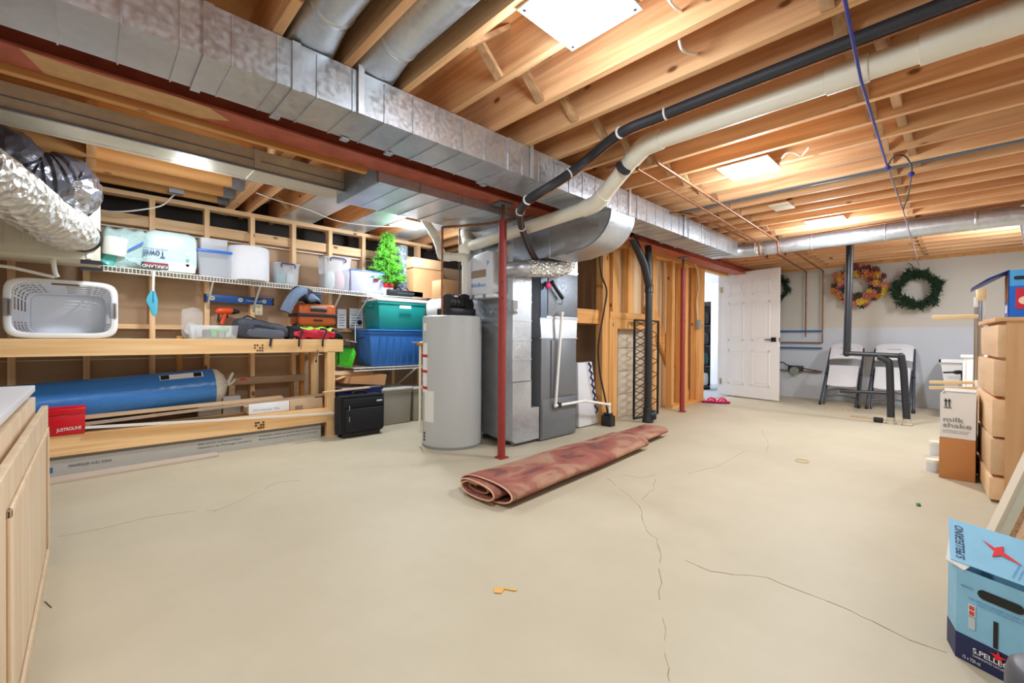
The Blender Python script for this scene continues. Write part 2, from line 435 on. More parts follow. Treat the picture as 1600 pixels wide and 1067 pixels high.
# ---- ceiling: subfloor + joists + bridging
ce = struct('ceiling', MB().box(XN-.1, XF+.6, YR-.1, YL+.5, 2.47, 2.5), PLYW, 'plywood subfloor over open wooden joists', smooth=False)
JX = [.86+.2935*k for k in range(-10, 28)]
for k, x in zip(range(-10, 28), JX):
    y1 = YL+.27 if x > 1.0 else 2.74
    if x > 3.9: y1 = 2.9
    build('joist', MB().box(x-.037, x, YR, y1, CEIL, 2.47), JOI, ce, smooth=False)
for y in (3.62, 3.94, 4.245, 4.57, 4.83):
    build('joist', MB().box(XN, .93, y-.037, y, CEIL, 2.47), JOIX, ce, smooth=False)
    build('joist_hanger', MB().box(.84, .932, y-.042, y+.004, CEIL-.006, CEIL+.14), GALD, ce, smooth=False)
for x in (.97, 1.008):
    build('trimmer_joist', MB().box(x-.037, x, 2.74, YL+.2, CEIL, 2.47), JOI, ce, smooth=False)
build('trimmer_block', MB().box(-.02, .03, 3.5, 4.83, 2.25, 2.45), JOI, ce, smooth=False)
BRG = wood('bridging strips', (200, 160, 120), (160, 122, 88), 0, knots=False)
m0 = MB().bar((0, 0, CEIL+.01), (.2565, 0, 2.46), .045, .02); m1 = MB().bar((0, .05, 2.46), (.2565, .05, CEIL+.01), .045, .02)
br = [build('bridging', m0, BRG, ce, smooth=False), build('bridging', m1, BRG, ce, smooth=False)]
first = True
for x in JX[11:-1]:
    for y in (1.5, .31, 4.55):
        if y > 3 and not 1. < x < 1.3: continue
        for b in br:
            o = b if first else b.copy()
            if not first: COL.objects.link(o)
            o.location = (x, y, 0)
        first = False
for x, y in ((2.33, .33), (2.9, .33), (3.2, .33), (3.5, .32), (3.8, .32), (4.1, .31), (1.9, .05), (1.6, .05)):
    i = min(range(len(JX)), key=lambda q: abs(JX[q]-x)); xx = JX[i]
    build('blocking', MB().box(xx, xx+.25, y-.1, y-.06, CEIL+.03, 2.46), BRG, ce, smooth=False)
build('rim_joist', MB().box(XF-.06, XF, YR, 2.9, CEIL, 2.47), JOI, ce, smooth=False)
# ---- stair enclosure: stud wall
SWY = 2.88
def swx(px, py=550): return PY(px, py, SWY)[0]
ws = struct('wall_stair', MB().box(5.2, 7.1, SWY+.17, SWY+.185, 0, 2.24), mat('stair backing board', (222, 188, 142), .8, var=.05, vscale=3), 'open stud wall enclosing the basement stairs', smooth=False)
build('side_panel', MB().box(3.72, 5.2, SWY+.75, SWY+.77, 0, 2.4), TANB, ws, smooth=False)
build('upper_panel', MB().box(4.3, 5.2, SWY+.1, SWY+.115, 1.22, 2.24), mat('pale board', (226, 206, 176), .8), ws, smooth=False)
def vstud(px0, px1, z0, z1, y0=SWY, y1=SWY+.09, m=ORZ): build('stud', MB().box(swx(px0), swx(px1), y0, y1, z0, z1), m, ws, smooth=False)
vstud(941, 951, 0, 2.12); vstud(951.5, 964, 0, 1.24, SWY-.005)
vstud(957, 967, 1.32, 2.12); vstud(981, 990, 1.32, 2.12)
build('beam_block', MB().box(swx(952), swx(1010), SWY-.01, SWY+.09, 1.24, 1.32), ORX, ws, smooth=False)
build('header', MB().box(swx(964), swx(1012), SWY-.004, SWY+.09, 1.12, 1.238), ORX, ws, smooth=False)
vstud(1019, 1024, 0, 2.12); vstud(1049.5, 1054, 0, 2.12); vstud(1064, 1075, 0, 2.12); vstud(1088, 1100, 0, 2.12)
build('bottom_plate', MB().box(swx(1050), swx(1100), SWY-.02, SWY+.09, 0, .05), ORX, ws, smooth=False)
build('top_plate', MB().box(3.9, XF, SWY-.01, SWY+.09, 2.12, 2.2), ORX, ws, smooth=False)
build('stringer', MB().bar(PY(1012, 478, SWY+.13), PY(1080, 640, SWY+.13), .05, .22), ORX, ws, smooth=False)
build('cross_board', MB().box(3.72, swx(942), SWY+.04, SWY+.08, 1.17, 1.33), ORX, ws, smooth=False)
for z in (.55, .85): build('cleat', MB().box(3.8, 4.2, SWY+.6, SWY+.7, z, z+.05), ORX, ws, smooth=False)
build('rear_stud', MB().box(4.0, 4.05, SWY+.55, SWY+.75, 0, 1.2), ORZ, ws, smooth=False)
build('stair_tread', MB().box(4.5, 5.15, SWY+.15, SWY+.7, 1.18, 1.3), PLYW, ws, smooth=False)
# ---- doorway, casing and open door
HX = 8.13
tr = struct('trim_1', MB().box(HX-.02, HX+.09, SWY-.03, SWY+.16, 0, 2.19), WHITE, 'white door casing of the stairway door', smooth=False)
build('head_casing', MB().box(7.1, HX+.09, SWY+.05, SWY+.16, 2.165, 2.2), WHITE, tr, smooth=False)
build('threshold', MB().box(7.1, HX, SWY-.03, SWY+.2, 0, .012), mat('grey threshold', (170, 176, 184), .6), tr, smooth=False)
build('wall_end', MB().box(HX+.06, XF+.1, SWY, SWY+.15, 0, 2.24), OFFW, tr, smooth=False)
dr = struct('door_1'); dr['label'] = 'white six-panel door standing open into the basement'
DH = V(8.11, 2.985, 0); DE = V(7.93, 2.03, 0)
dd = unit(DE-DH); dn = V(-dd[1], dd[0], 0)      # width direction and normal
if dn[0] > 0: dn = -dn                           # the side that faces the camera
DW, DHT = np.linalg.norm(DE-DH), 2.145
DOORM = mat('door paint', (244, 244, 243), .4)
def dpt(u, z, n=0.): return DH+dd*(u*DW)+dn*n+V(0, 0, z)
build('door_leaf', MB().obox(dpt(.5, .015+DHT/2, -.02), dd*DW/2, dn*.02, (0, 0, DHT/2)), DOORM, dr, smooth=False)
for u0, u1 in ((.14, .42), (.56, .86)):
    for z0, z1 in ((.22, .82), (.98, 1.64), (1.75, 1.99)):
        mb = MB(); t = .03
        for a, b, c, d in ((u0, u1, z0, z0+t), (u0, u1, z1-t, z1), (u0, u0+t, z0, z1), (u1-t, u1, z0, z1)):
            mb.obox(dpt((a+b)/2, (c+d)/2, .003), dd*(b-a)*DW/2, dn*.006, (0, 0, (d-c)/2))
        p = build('moulding', mb, DOORM, dr, smooth=False)
        build('panel_field', MB().obox(dpt((u0+u1)/2, (z0+z1)/2, .003), dd*(u1-u0-.1)*DW/2, dn*.005, (0, 0, (z1-z0-.1)/2)), DOORM, p, smooth=False, bevel=.004)
hb = build('handle', MB().obox(dpt(.925, 1.0, .012), dd*.035, dn*.012, (0, 0, .035)).cyl(dpt(.925, 1.0, .02), dpt(.925, 1.0, .05), .01).bar(dpt(.925, 1.0, .05), dpt(.8, 1.0, .05), .014, .014), BLK, dr)
build('latch_plate', MB().obox(dpt(1.001, 1.0, -.02), dd*.002, dn*.012, (0, 0, .03)), BLK, hb, smooth=False)
for z in (.25, 1.88): build('hinge', MB().cyl(dpt(.0, z-.05, .012), dpt(.0, z+.05, .012), .012, 8), mat('brass hinge', (176, 150, 104), .35, metal=.9), dr)
# ---- room beyond the doorway
hw = struct('wall_hall', MB().box(6.9, 10.6, 5.2, 5.3, 0, 2.4).box(9.9, 10.0, 3.05, 5.25, 0, 2.4).box(6.9, 7.0, 3.9, 5.25, 0, 2.4), mat('hall white', (246, 247, 250), .6), 'bright white walls of the room through the doorway', smooth=False)
build('hall_ceiling', MB().box(6.9, 10.0, 3.05, 5.3, 2.24, 2.28), MATS['hall white'], hw, smooth=False)
build('hall_floor', MB().box(6.9, 10.0, 3.0, 5.3, .001, .006), mat('grey hall floor', (168, 174, 184), .6), hw, smooth=False)
build('baseboard', MB().box(6.95, 9.9, 5.18, 5.2, 0, .12), WHITE, hw, smooth=False)
# ---- steel beam and posts
BY = 2.652
sb = thing('steel_beam', (3.3, BY, 2.118), 'long rust-red steel beam under the joists beside the sheet metal trunk', 'beam')
build('bottom_flange', MB().box(XN, XF, BY-.092, BY+.092, 2.118, 2.13), BEAM, sb, smooth=False)
build('web', MB().box(XN, XF, BY-.006, BY+.006, 2.13, 2.224), BEAM, sb, smooth=False)
build('top_flange', MB().box(XN, XF, BY-.092, BY+.092, 2.224, CEIL), BEAM, sb, smooth=False)
WORN = mat('worn tan paint', (206, 166, 116), .7, var=.12, vscale=15)
build('worn_patch', MB().prism([(-.2+.62*t, BY-.09+random.uniform(0, .02), 2.1172) for t in (0, .25, .5, .75, 1)]+[(.52, BY, 2.1172)]+[(-.2+.6*t, BY+.09-random.uniform(0, .02), 2.1172) for t in (1, .7, .4, .1)], (0, 0, .0008)), WORN, sb, smooth=False)
nb = one('nailer_board', MB().box(XN, 1.32, BY+.1, BY+.14, 2.09, 2.21), ORX, 'orange wooden nailer board running along the back of the steel beam', 'board', smooth=False)
def post(px, x, label, low=None):
    t = thing('steel_post', (x, BY, 0), label, 'post', 'red steel support posts')
    build('tube', MB().cyl((x, BY, .012), (x, BY, 1.975), .033, 20), RED, t)
    build('screw_jack', MB().cyl((x, BY, 1.975), (x, BY, 2.1), .016, 12), mat('rusty screw', (120, 92, 66), .6, metal=.5), t)
    build('cap_plate', MB().box(x-.07, x+.07, BY-.06, BY+.06, 2.1, 2.118), GALD, t, smooth=False)
    build('base_plate', MB().box(x-.042, x+.042, BY-.042, BY+.042, 0, .012), RED, t, smooth=False)
    build('collar', MB().lathe((x, BY, 1.235), [(.033, 0), (.037, .004), (.037, .018), (.033, .022)], 20), RED, t)
    for z in (1.33, 1.46): build('pin_hole', MB().cyl((x-.0225-.0012, BY-.0243-.0012, z), (x-.02, BY-.021, z), .008, 10), BLK, t)
post(787, 2.455, 'red painted steel post in front of the furnace')
post(1042, 5.83, 'red painted steel post at the stair stud wall')

# ================================================================== CEILING LAMPS
LAMPM = mat('lit lens', (255, 252, 244), .4, emit=9.)
def panel_light(x, y, label, s=.165, z=CEIL-.004, power=1., glow=.58):
    t = thing('ceiling_light', (x, y, z-.02), label, 'light', 'LED panel lights')
    build('plate', MB().box(x-s, x+s, y-s, y+s, z-.008, z), WHITE, t, smooth=False)
    build('lens', MB().lathe((x, y, z-.008), [(.0, -.022), (.06, -.02), (.078, -.01), (.08, 0)], 28), LAMPM, t)
    for i in (-1, 1):
        for j in (-1, 1): build('screw', MB().cyl((x+i*s*.88, y+j*s*.88, z-.008), (x+i*s*.88, y+j*s*.88, z-.0105), .006, 8), INK, t)
    ld = bpy.data.lights.new('lamp', 'AREA'); ld.shape = 'DISK'; ld.size = .17; ld.energy = LAMP_W*(1-glow)*power; ld.color = LAMP_RGB
    lo = bpy.data.objects.new('lamp', ld); COL.objects.link(lo); lo.parent = t; lo.location = (0, 0, -.02)
    ld = bpy.data.lights.new('lamp_glow', 'POINT'); ld.energy = LAMP_W*glow*power; ld.color = LAMP_RGB; ld.shadow_soft_size = .1
    lo = bpy.data.objects.new('lamp_glow', ld); COL.objects.link(lo); lo.parent = t; lo.location = (0, 0, -.14)
panel_light(1.31, 1.0, 'square LED ceiling light on the joists beside the two round branch ducts', power=.62)
panel_light(3.4, 1.07, 'square LED ceiling light on the joists between the blue rope and copper pipes', power=.9)
panel_light(5.49, .98, 'square LED ceiling light on the joists beside the long round duct', power=1.2)
panel_light(2.5, 4.19, 'square LED ceiling light above the wire shelf and fir tree', power=.8)
panel_light(-.25, .35, 'added out-of-view square LED fill light at the near end of the joists', power=.42)  # added fill lamp near the camera, outside the view
panel_light(.5, 3.66, 'added square LED fill light hidden behind the pale return duct over the workbench', .1, CEIL-.004, power=.52, glow=.3)  # added lamp, hidden by the duct, brightens bench and shelf
panel_light(6.9, -.45, 'added out-of-view square LED fill light in the far corner past the dresser', .12, power=.9)  # added lamp just off frame to brighten the far wall
panel_light(8.6, 4.2, 'square LED ceiling light in the white room behind the door', .12, 2.235)
t = one('cover_plate', MB().box(4.47, 4.7, 1.08, 1.24, CEIL-.014, CEIL-.002), mat('ivory plate', (236, 228, 208), .5), 'blank ivory junction cover plate on the joists', 'cover plate', bevel=.004)

# ================================================================== SHEET METAL
md = thing('duct_trunk', (2., 2.1, 2.037), 'long rectangular galvanised main supply duct hung under the joists', 'duct')
DY0, DY1, DZ0, DZ1 = 1.95, 2.25, 2.037, 2.232
cuts = [XN, -.5, .31, .615, 1.855, 3.38, 4.4, 4.72, 5.82]
for i, (a, b) in enumerate(zip(cuts[:-1], cuts[1:])):
    e = .002*(i % 2)
    build('duct_section', MB().box(a, b, DY0+e, DY1-e, DZ0+e, DZ1), GAL, md, smooth=False)
for x in cuts[2:-1]:
    build('drive_cleat', MB().box(x-.012, x+.022, DY0-.008, DY1+.006, DZ0-.008, DZ1), GAL, md, smooth=False)
x = -.4
while x < 5.7:
    if min(abs(x-c) for c in cuts) > .05:
        build('stiffening_rib', MB().box(x-.003, x+.003, DY0-.0035, DY1, DZ0-.0035, DZ1-.01), GAL, md, smooth=False)
    x += .158
for x in (.9, 2.05, 3.25, 4.3):
    build('hanger_strap', MB().box(x-.014, x+.014, DY0-.012, DY0-.009, DZ0-.004, CEIL+.02), mat('bright strap', (222, 224, 228), .4, metal=.7), md, smooth=False)
for x in (.62, .95, 1.2, 1.9):
    build('clip', MB().box(x-.02, x+.02, DY1-.02, DY1+.015, DZ0-.012, DZ0-.002), GAL, md, smooth=False)
for x, lb in ((.69, 'thick round galvanised branch duct in the joist bay, nearer the cabinet end of the trunk'), (.985, 'thick round galvanised branch duct in the joist bay, nearer the first ceiling light')):
    t = thing('branch_duct', (x, 1.9, 2.2), lb, 'duct', 'round branch ducts')
    b = build('round_pipe', MB().cyl((x, YR+.02, 2.335), (x, 1.78, 2.335), .095, 28), GAL, t)
    build('bead', MB().lathe((x, 1.74, 2.335), [(.095, 0), (.1, .008), (.1, .016), (.095, .024)], 28, (0, 1, 0)), GAL, b)
    mb = MB(); n = 28; ring = []
    for j in range(5):
        f = j/4
        for k in range(n):
            a = 2*math.pi*k/n; ca, sa = math.cos(a), math.sin(a)
            q = max(abs(ca), abs(sa))
            rx = (1-f)*.095*ca+f*.1*ca/q; rz = (1-f)*.095*sa+f*.07*sa/q
            ring.append((x+rx, 1.78+.25*f, 2.335-.03*f+rz))
    mb.add(ring, [(j*n+k, j*n+(k+1) % n, (j+1)*n+(k+1) % n, (j+1)*n+k) for j in range(4) for k in range(n)])
    build('takeoff_boot', mb, GAL, t, ang=60)
# return trunk (pale) and return drop box
rt = thing('return_duct', (-.3, 3.35, 2.1), 'long pale narrow return duct running above the workbench side', 'duct')
build('body', MB().box(XN, .79, 3.25, 3.46, 2.1, CEIL-.002), GALP, rt, smooth=False)
build('body', MB().box(.795, 1.39, 3.25, 3.46, 2.1, CEIL-.002), GALP, rt, smooth=False)
build('flange', MB().box(XN, 1.39, 3.235, 3.252, 2.094, 2.108), GALD, rt, smooth=False)
build('flange', MB().box(XN, 1.39, 3.455, 3.5, 2.1, 2.106), GALP, rt, smooth=False)
build('groove', MB().box(XN, 1.39, 3.245, 3.25, 2.16, 2.166), GALD, rt, smooth=False)
build('joint_band', MB().box(.775, .81, 3.24, 3.47, 2.092, CEIL-.003), GALP, rt, smooth=False)
bd = thing('return_plenum', (2.2, 3.05, 2.05), 'wide flat galvanised return box below the joists behind the steel beam', 'duct')
for i, (a, b) in enumerate(((1.39, 1.72), (1.725, 2.1), (2.105, 2.5), (2.505, 3.08))):
    build('duct_section', MB().box(a, b, 2.745, 3.38, 2.05+.0015*(i % 2), CEIL-.004), GAL, bd, smooth=False)
for x in (1.722, 2.102, 2.502): build('seam', MB().box(x-.006, x+.006, 2.74, 3.385, 2.044, 2.06), GAL, bd, smooth=False)
for x in (1.56, 1.9, 2.3): build('rib', MB().box(x-.003, x+.003, 2.745, 3.38, 2.047, 2.052), GAL, bd, smooth=False)
build('end_flange', MB().box(1.375, 1.393, 2.735, 3.39, 2.04, CEIL-.006), GALD, bd, smooth=False)
for i, (a, b) in enumerate(((1.447, 1.703), (2.034, 2.29), (2.62, 2.88))):
    one('joist_pan', MB().box(a-.03, b+.03, 3.38, 4.94, CEIL-.006, CEIL-.003), GAL, ['sheet metal pan closing the joist bay nearest the trimmer joist', 'sheet metal pan closing a joist bay beside the ceiling light over the shelves', 'sheet metal pan closing the joist bay above the grey and white vent pipes'][i], 'sheet metal', smooth=False)
# supply elbow from the plenum up into the trunk
el = thing('supply_elbow', (3.15, 2.4, 1.72), 'galvanised supply elbow curving from the furnace plenum up to the main trunk', 'duct')
prof = [(2.98, 2.05), (2.98, 1.76), (2.6, 1.73), (2.4, 1.735)]
for i in range(9):
    a = math.pi/2*i/8; prof.append((2.3-.35*math.sin(a), 2.035-.28*math.cos(a)+0))
prof += [(2.22, 2.035), (2.2, 2.05), (2.3, 2.02), (2.98, 2.05)]
prof = prof[:-1]
poly = [(2.985, y, z) for y, z in prof]
build('elbow_body', MB().prism(poly, (.36, 0, 0)), GAL, el, ang=25)
path = [(p[1], p[2]) for p in poly]
mb = MB()
for a, b in zip(path[3:12], path[4:13]): mb.bar((2.98, a[0], a[1]), (2.98, b[0], b[1]), .012, .008, (1, 0, 0))
build('edge_seam', mb, GALD, el)
build('seam', MB().box(2.98, 3.35, 2.595, 2.61, 1.725, 2.03), GAL, el, smooth=False)
# round duct along the far ceiling
rd = thing('round_duct', (6.1, .6, 2.03), 'long round galvanised duct crossing under the far joists', 'duct')
XR, ZR = 6.02, 2.135
b = build('pipe', MB().cyl((XR, 1.75, ZR), (XR, -.36, ZR), .085, 28), GAL, rd)
for y in (1.2, .55, -.1): build('bead', MB().lathe((XR, y, ZR), [(.085, 0), (.09, .006), (.09, .014), (.085, .02)], 28, (0, 1, 0)), GAL, b)
build('elbow', MB().tube(smoothpath([(5.78, 2.1, 2.13), (5.9, 2.08, 2.13), (6.0, 1.98, 2.135), (6.02, 1.86, 2.135), (6.02, 1.74, 2.135)], 5), .084, 24), GAL, rd)
build('flex_collar', MB().tube([(6.02, 1.8-.012*i, 2.135) for i in range(8)], [.088, .082]*4, 24), FOIL, rd)
build('down_elbow', MB().tube(smoothpath([(XR, -.3, ZR), (XR, -.42, 2.11), (XR+.03, -.46, 2.0), (XR+.03, -.47, 1.88)], 5), .086, 24), GAL, rd)

# ================================================================== FURNACE GROUP
fu = thing('furnace', (3.4, 3.1, 0), 'grey upright furnace cabinet with plain lower door', 'furnace')
FG = mat('furnace grey enamel', (122, 126, 132), .42, metal=.3)
FX0, FX1, FY0, FY1 = 3.117, 3.665, 2.81, 3.5
build('cabinet', MB().box(FX0, FX1, FY0, FY1, .012, 1.0), FG, fu, bevel=.004)
build('door_panel', MB().box(FX0+.14, FX1-.02, FY0-.012, FY0, .42, .985), FG, fu, bevel=.003)
build('lower_panel', MB().box(FX0+.012, FX1-.012, FY0-.006, FY0, .03, .4), FG, fu, bevel=.003)
pl = thing('furnace_plenum', (3.4, 3.1, 1.0), 'galvanised plenum box standing on top of the grey furnace', 'plenum')
build('transition', MB().add([(FX0, FY0, 1.0), (FX1, FY0, 1.0), (FX1, FY1, 1.0), (FX0, FY1, 1.0), (FX0-.005, FY0+.015, 1.2), (FX1+.03, FY0+.015, 1.2), (FX1+.03, FY1, 1.2), (FX0-.005, FY1, 1.2)], [(0, 1, 5, 4), (1, 2, 6, 5), (2, 3, 7, 6), (3, 0, 4, 7), (4, 5, 6, 7)]), GAL, pl, smooth=False)
build('upper_box', MB().box(FX0-.005, FX1+.03, FY0+.015, FY1, 1.2, 2.04), GAL, pl, smooth=False)
build('front_panel', MB().box(FX0+.1, FX1+.02, FY0+.003, FY0+.014, 1.225, 1.66), GALD, pl, bevel=.003)
build('coil_cover', MB().box(FX0-.008, FX0+.085, FY0+.004, FY0+.016, 1.2, 1.95), mat('dark steel', (96, 108, 122), .4, metal=.7), pl, smooth=False)
for z in (1.0, 1.2, 1.68): build('seam', MB().box(FX0-.01, FX1+.032, FY0+.006, FY0+.012, z-.006, z+.006), GAL, pl, smooth=False)
# return riser
rs = thing('return_riser', (2.9, 3.1, .03), 'tall galvanised return drop with rounded boot beside the furnace', 'duct')
RX0, RX1 = 2.745, 2.99
boot = [(RX0, 2.82, .06), (RX0+.04, 2.82, .035), (3.1, 2.82, .035), (3.1, 2.82, .34), (RX1, 2.82, .34), (RX1, 2.82, .6), (RX0, 2.82, .6)]
mb = MB()
ys = [(2.82, .0), (2.95, 0.), (3.1, .01), (3.25, .05), (3.35, .12), (3.42, .22)]
for (y0, l0), (y1, l1) in zip(ys[:-1], ys[1:]):
    def ring(y, l): return [(p[0], y, max(p[2], .035+l)) for p in boot]
    a, b = ring(y0, l0), ring(y1, l1); n = len(a)
    mb.add(a+b, [(i, (i+1) % n, n+(i+1) % n, n+i) for i in range(n)])
mb.add([(p[0], 2.82, p[2]) for p in boot], [tuple(range(len(boot)))])
build('boot', mb, GAL, rs, ang=50)
build('drop', MB().box(RX0, RX1, 2.825, 3.42, .6, 2.05), GAL, rs, smooth=False)
for z in (.6, .8, .98, 1.16, 1.34): build('seam', MB().box(RX0-.004, RX1+.003, 2.82, 3.42, z-.006, z+.006), GAL, rs, smooth=False)
for y in (2.88, 3.3): build('foot', MB().box(2.8, 3.08, y, y+.03, 0, .04), GALD, rs, smooth=False)
# humidifier on the riser
hm = thing('humidifier', (2.68, 3.1, 1.4), 'white whole-house humidifier with a small window and blue print mounted on the return drop', 'humidifier')
HX0 = 2.60
hp = [(3.0, 1.4), (3.34, 1.4), (3.36, 1.44), (3.36, 1.62), (3.32, 1.72), (3.2, 1.78), (3.02, 1.8), (2.94, 1.78), (2.93, 1.45)]
build('housing', MB().prism([(HX0, y, z) for y, z in hp], (RX0-HX0-.001, 0, 0)), mat('pale grey plastic', (222, 228, 236), .4), hm, bevel=.012)
build('window', MB().box(HX0-.003, HX0, 3.03, 3.24, 1.56, 1.63), mat('tinted window', (150, 130, 110), .2), hm, smooth=False)
text('lettering', 'BibBuu', (HX0, 3.24, 1.475), (0, -1, 0), (0, 0, 1), .035, mat('blue print', (40, 120, 190), .5), hm, width=.2, bold=True)
text('lettering', 'P', (HX0, 3.02, 1.66), (0, -1, 0), (0, 0, 1), .045, MATS['blue print'], hm, bold=True)
build('base_tray', MB().box(HX0+.01, RX0-.001, 2.94, 3.35, 1.37, 1.4), mat('tray white', (232, 234, 238), .4), hm, bevel=.004)
for y in (3.06, 3.22): build('bracket', MB().box(HX0-.004, HX0+.012, y-.012, y+.012, 1.365, 1.4), GALD, hm, smooth=False)
# foil flex bypass
fx = thing('flex_duct', (3.0, 2.7, 1.6), 'crinkled foil flex duct linking the humidifier to the plenum', 'duct')
fp = smoothpath([PY(793, 421, 2.86), PY(815, 419, 2.72), PY(840, 420, 2.68), PY(865, 421, 2.67), PY(880, 418, 2.7), PY(888, 412, 2.78), PY(886, 408, 2.84)], 9)
n0 = 14
build('smooth_collar', MB().tube(fp[:n0], .068, 24), GAL, fx)
seg = fp[n0-2:]; fine = []
for a, b in zip(seg[:-1], seg[1:]): fine += [a, a*.5+b*.5]
build('corrugated_hose', MB().tube(fine, [.068 if i % 2 else .076 for i in range(len(fine))], 24), FOIL, fx)
# condensate drain
dp = thing('drain_pipe', (3.3, 2.76, .35), 'thin white condensate drain pipe running from furnace to pump', 'pipe')
P0, P1, P2, P3, P4, P5 = PY(878, 490, 2.77), PY(868, 634, 2.77), PY(872, 633, 2.74), PY(914, 626, 2.76), PY(952, 632, 2.78), PY(953, 650, 2.78)
WP = mat('white pipe', (244, 244, 240), .4)
build('riser_pipe', MB().tube([P0, P1], .0145, 12), WP, dp)
build('run_pipe', MB().tube([P1, P3, P4, P5], .0145, 12), WP, dp)
for p, r in ((P0, .022), (P1, .021), (P3, .019), (P4, .022)): build('fitting', MB().ball(p, r, 12, 8), WP, dp)
build('inlet', MB().cyl(P0, P0+V(0, .06, 0), .016, 10), WP, dp)
build('clip', MB().box(P1[0]+.03, P1[0]+.07, 2.75, 2.8, P1[2]-.02, P1[2]+.025), BLK, dp, smooth=False)
q = PY(953, 660, 2.78)
one('condensate_pump', MB().box(q[0]-.05, q[0]+.05, 2.74, 2.87, 0, .12).box(q[0]-.035, q[0]+.035, 2.76, 2.85, .12, .15), BLK, 'small black condensate pump on the floor at the stair post', 'pump', bevel=.008)
fl = thing('flashlight', PY(868, 455, 2.78), 'black and pink cordless work light hanging on the plenum front', 'tool')
a, b = PY(858, 446, 2.78), PY(878, 466, 2.78)
build('handle', MB().tube([PY(862, 440, 2.77), PY(868, 450, 2.77), PY(879, 466, 2.77)], [.022, .017, .02], 12), BLK, fl)
build('head', MB().ball(PY(857, 446, 2.77), (.035, .02, .035)), mat('hot pink plastic', (226, 40, 120), .4), fl)
build('hook', MB().tube(smoothpath([PY(879, 467, 2.77), PY(877, 475, 2.77), PY(872, 474, 2.77)], 4), .004, 6), BLK, fl)
cl = thing('outlet_box', PY(802, 482, 2.81), 'small grey electrical outlet with plug on the return drop', 'outlet')
q = PY(803, 480, 2.815)
build('box', MB().box(q[0]-.03, q[0]+.03, 2.795, 2.82, q[2]-.06, q[2]+.06), GRYP, cl, bevel=.004)
build('plug', MB().cyl((q[0]-.005, 2.76, q[2]-.03), (q[0]-.005, 2.795, q[2]-.03), .016, 12), WPLAS, cl)

# ================================================================== WORKBENCH AND ITS THINGS
BZ = .975
wbn = thing('workbench', (.6, 4.7, 0), 'long orange lumber workbench along the stud wall', 'workbench')
build('top', MB().box(-1.4, 1.84, 4.42, 4.95, BZ-.018, BZ), mat('bench top board', (236, 214, 180), .6), wbn, smooth=False)
build('apron', MB().box(-1.4, 1.855, 4.405, 4.44, .852, .972), BENX, wbn, smooth=False)
build('apron_end', MB().box(1.66, 1.857, 4.4, 4.406, .85, .972), BENX, wbn, smooth=False)
build('lower_rail', MB().box(-1.4, 1.7, 4.41, 4.445, .145, .29), BENX, wbn, smooth=False)
build('lower_shelf', MB().box(-1.4, 1.76, 4.44, 4.93, .26, .28), mat('shelf plywood', (214, 174, 122), .7, var=.06), wbn, smooth=False)
for x, y in ((1.735, 4.4), (1.735, 4.85), (-.95, 4.4), (-.95, 4.85)):
    build('leg', MB().box(x-.038, x+.038, y, y+.075, 0, .855 if y < 4.5 else BZ-.02), BENZ, wbn, smooth=False)
STMP = mat('stamp ink', (90, 60, 30), .8)
for px, z0, z1 in ((405, .865, .935), (407, .165, .225)):
    x = PY(px, 540, 4.4)[0]
    mb = MB()
    for r in range(3):
        for c in range(4):
            if (r*7+c*3) % 5: mb.box(x-.04+c*.02, x-.026+c*.02, 4.4035, 4.4045 if z0 > .5 else 4.41, z0+r*.024, z0+.015+r*.024)
    stuffpart(build('grade_stamp', mb, STMP, wbn, smooth=False))
# ---- laundry basket on its side
lb = thing('laundry_basket', (.0, 4.6, BZ), 'white plastic laundry basket lying on its side with slotted walls', 'basket')
X0, X1, Z0, Z1 = PY(4, 480, 4.46)[0], PY(184, 480, 4.46)[0], BZ+.005, PY(95, 437, 4.46)[2]
BM = mat('white basket plastic', (226, 230, 238), .4)
cxb, czb = (X0+X1)/2, (Z0+Z1)/2
def rr_pt(t, hx, hz, cx, cz, p=.32):
    a = 2*math.pi*t; sg = lambda q: math.copysign(abs(q)**p, q)
    return cx+hx*sg(math.cos(a)), cz+hz*sg(math.sin(a))
NW, NH = 120, 14
def bw(i, j):
    v = j/NH; k = 1-.27*v
    x, z = rr_pt(i/NW, (X1-X0)/2*k*.95, (Z1-Z0)/2*k*.93, cxb+.02*v, czb-.028*v)
    return (x, 4.475+.27*v, z)
mb = MB(); vs = [bw(i, j) for j in range(NH+1) for i in range(NW)]; fs = []
for j in range(NH):
    for i in range(NW):
        # slots: rows through the depth, columns around the rim
        if 2 <= j <= 11 and j % 2 == 0 and i % 3 != 0 and (i % 15) not in (0, 1): 
            continue
        fs.append((j*NW+i, j*NW+(i+1) % NW, (j+1)*NW+(i+1) % NW, (j+1)*NW+i))
mb.add(vs, fs)
build('slotted_wall', mb, BM, lb, solid=.004)
base = [bw(i, NH) for i in range(NW)]
build('bottom', MB().prism(base, (0, .006, 0)), BM, lb, smooth=False)
rim = [V(*[(lambda q: (q[0], 4.47, q[1]))(rr_pt(i/80, (X1-X0)/2*.97, (Z1-Z0)/2*.95, cxb, czb))][0]) for i in range(80)]
mb = MB()
rin = [V(p[0]+(cxb-p[0])*.1, 4.458, p[2]+(czb-p[2])*.12) for p in rim]; rout = [V(p[0]-(cxb-p[0])*.03, 4.475, p[2]-(czb-p[2])*.045) for p in rim]; n = 80
mb.add(rin+rim+rout, [(a*n+i, a*n+(i+1) % n, (a+1)*n+(i+1) % n, (a+1)*n+i) for a in (0, 1) for i in range(n)])
build('rim', mb, mat('rim plastic', (240, 242, 246), .38), lb, solid=.01)
GP = mat('soft grey grip', (150, 156, 166), .6); HOLE = mat('hand hole shadow tan', (120, 92, 70), .8)
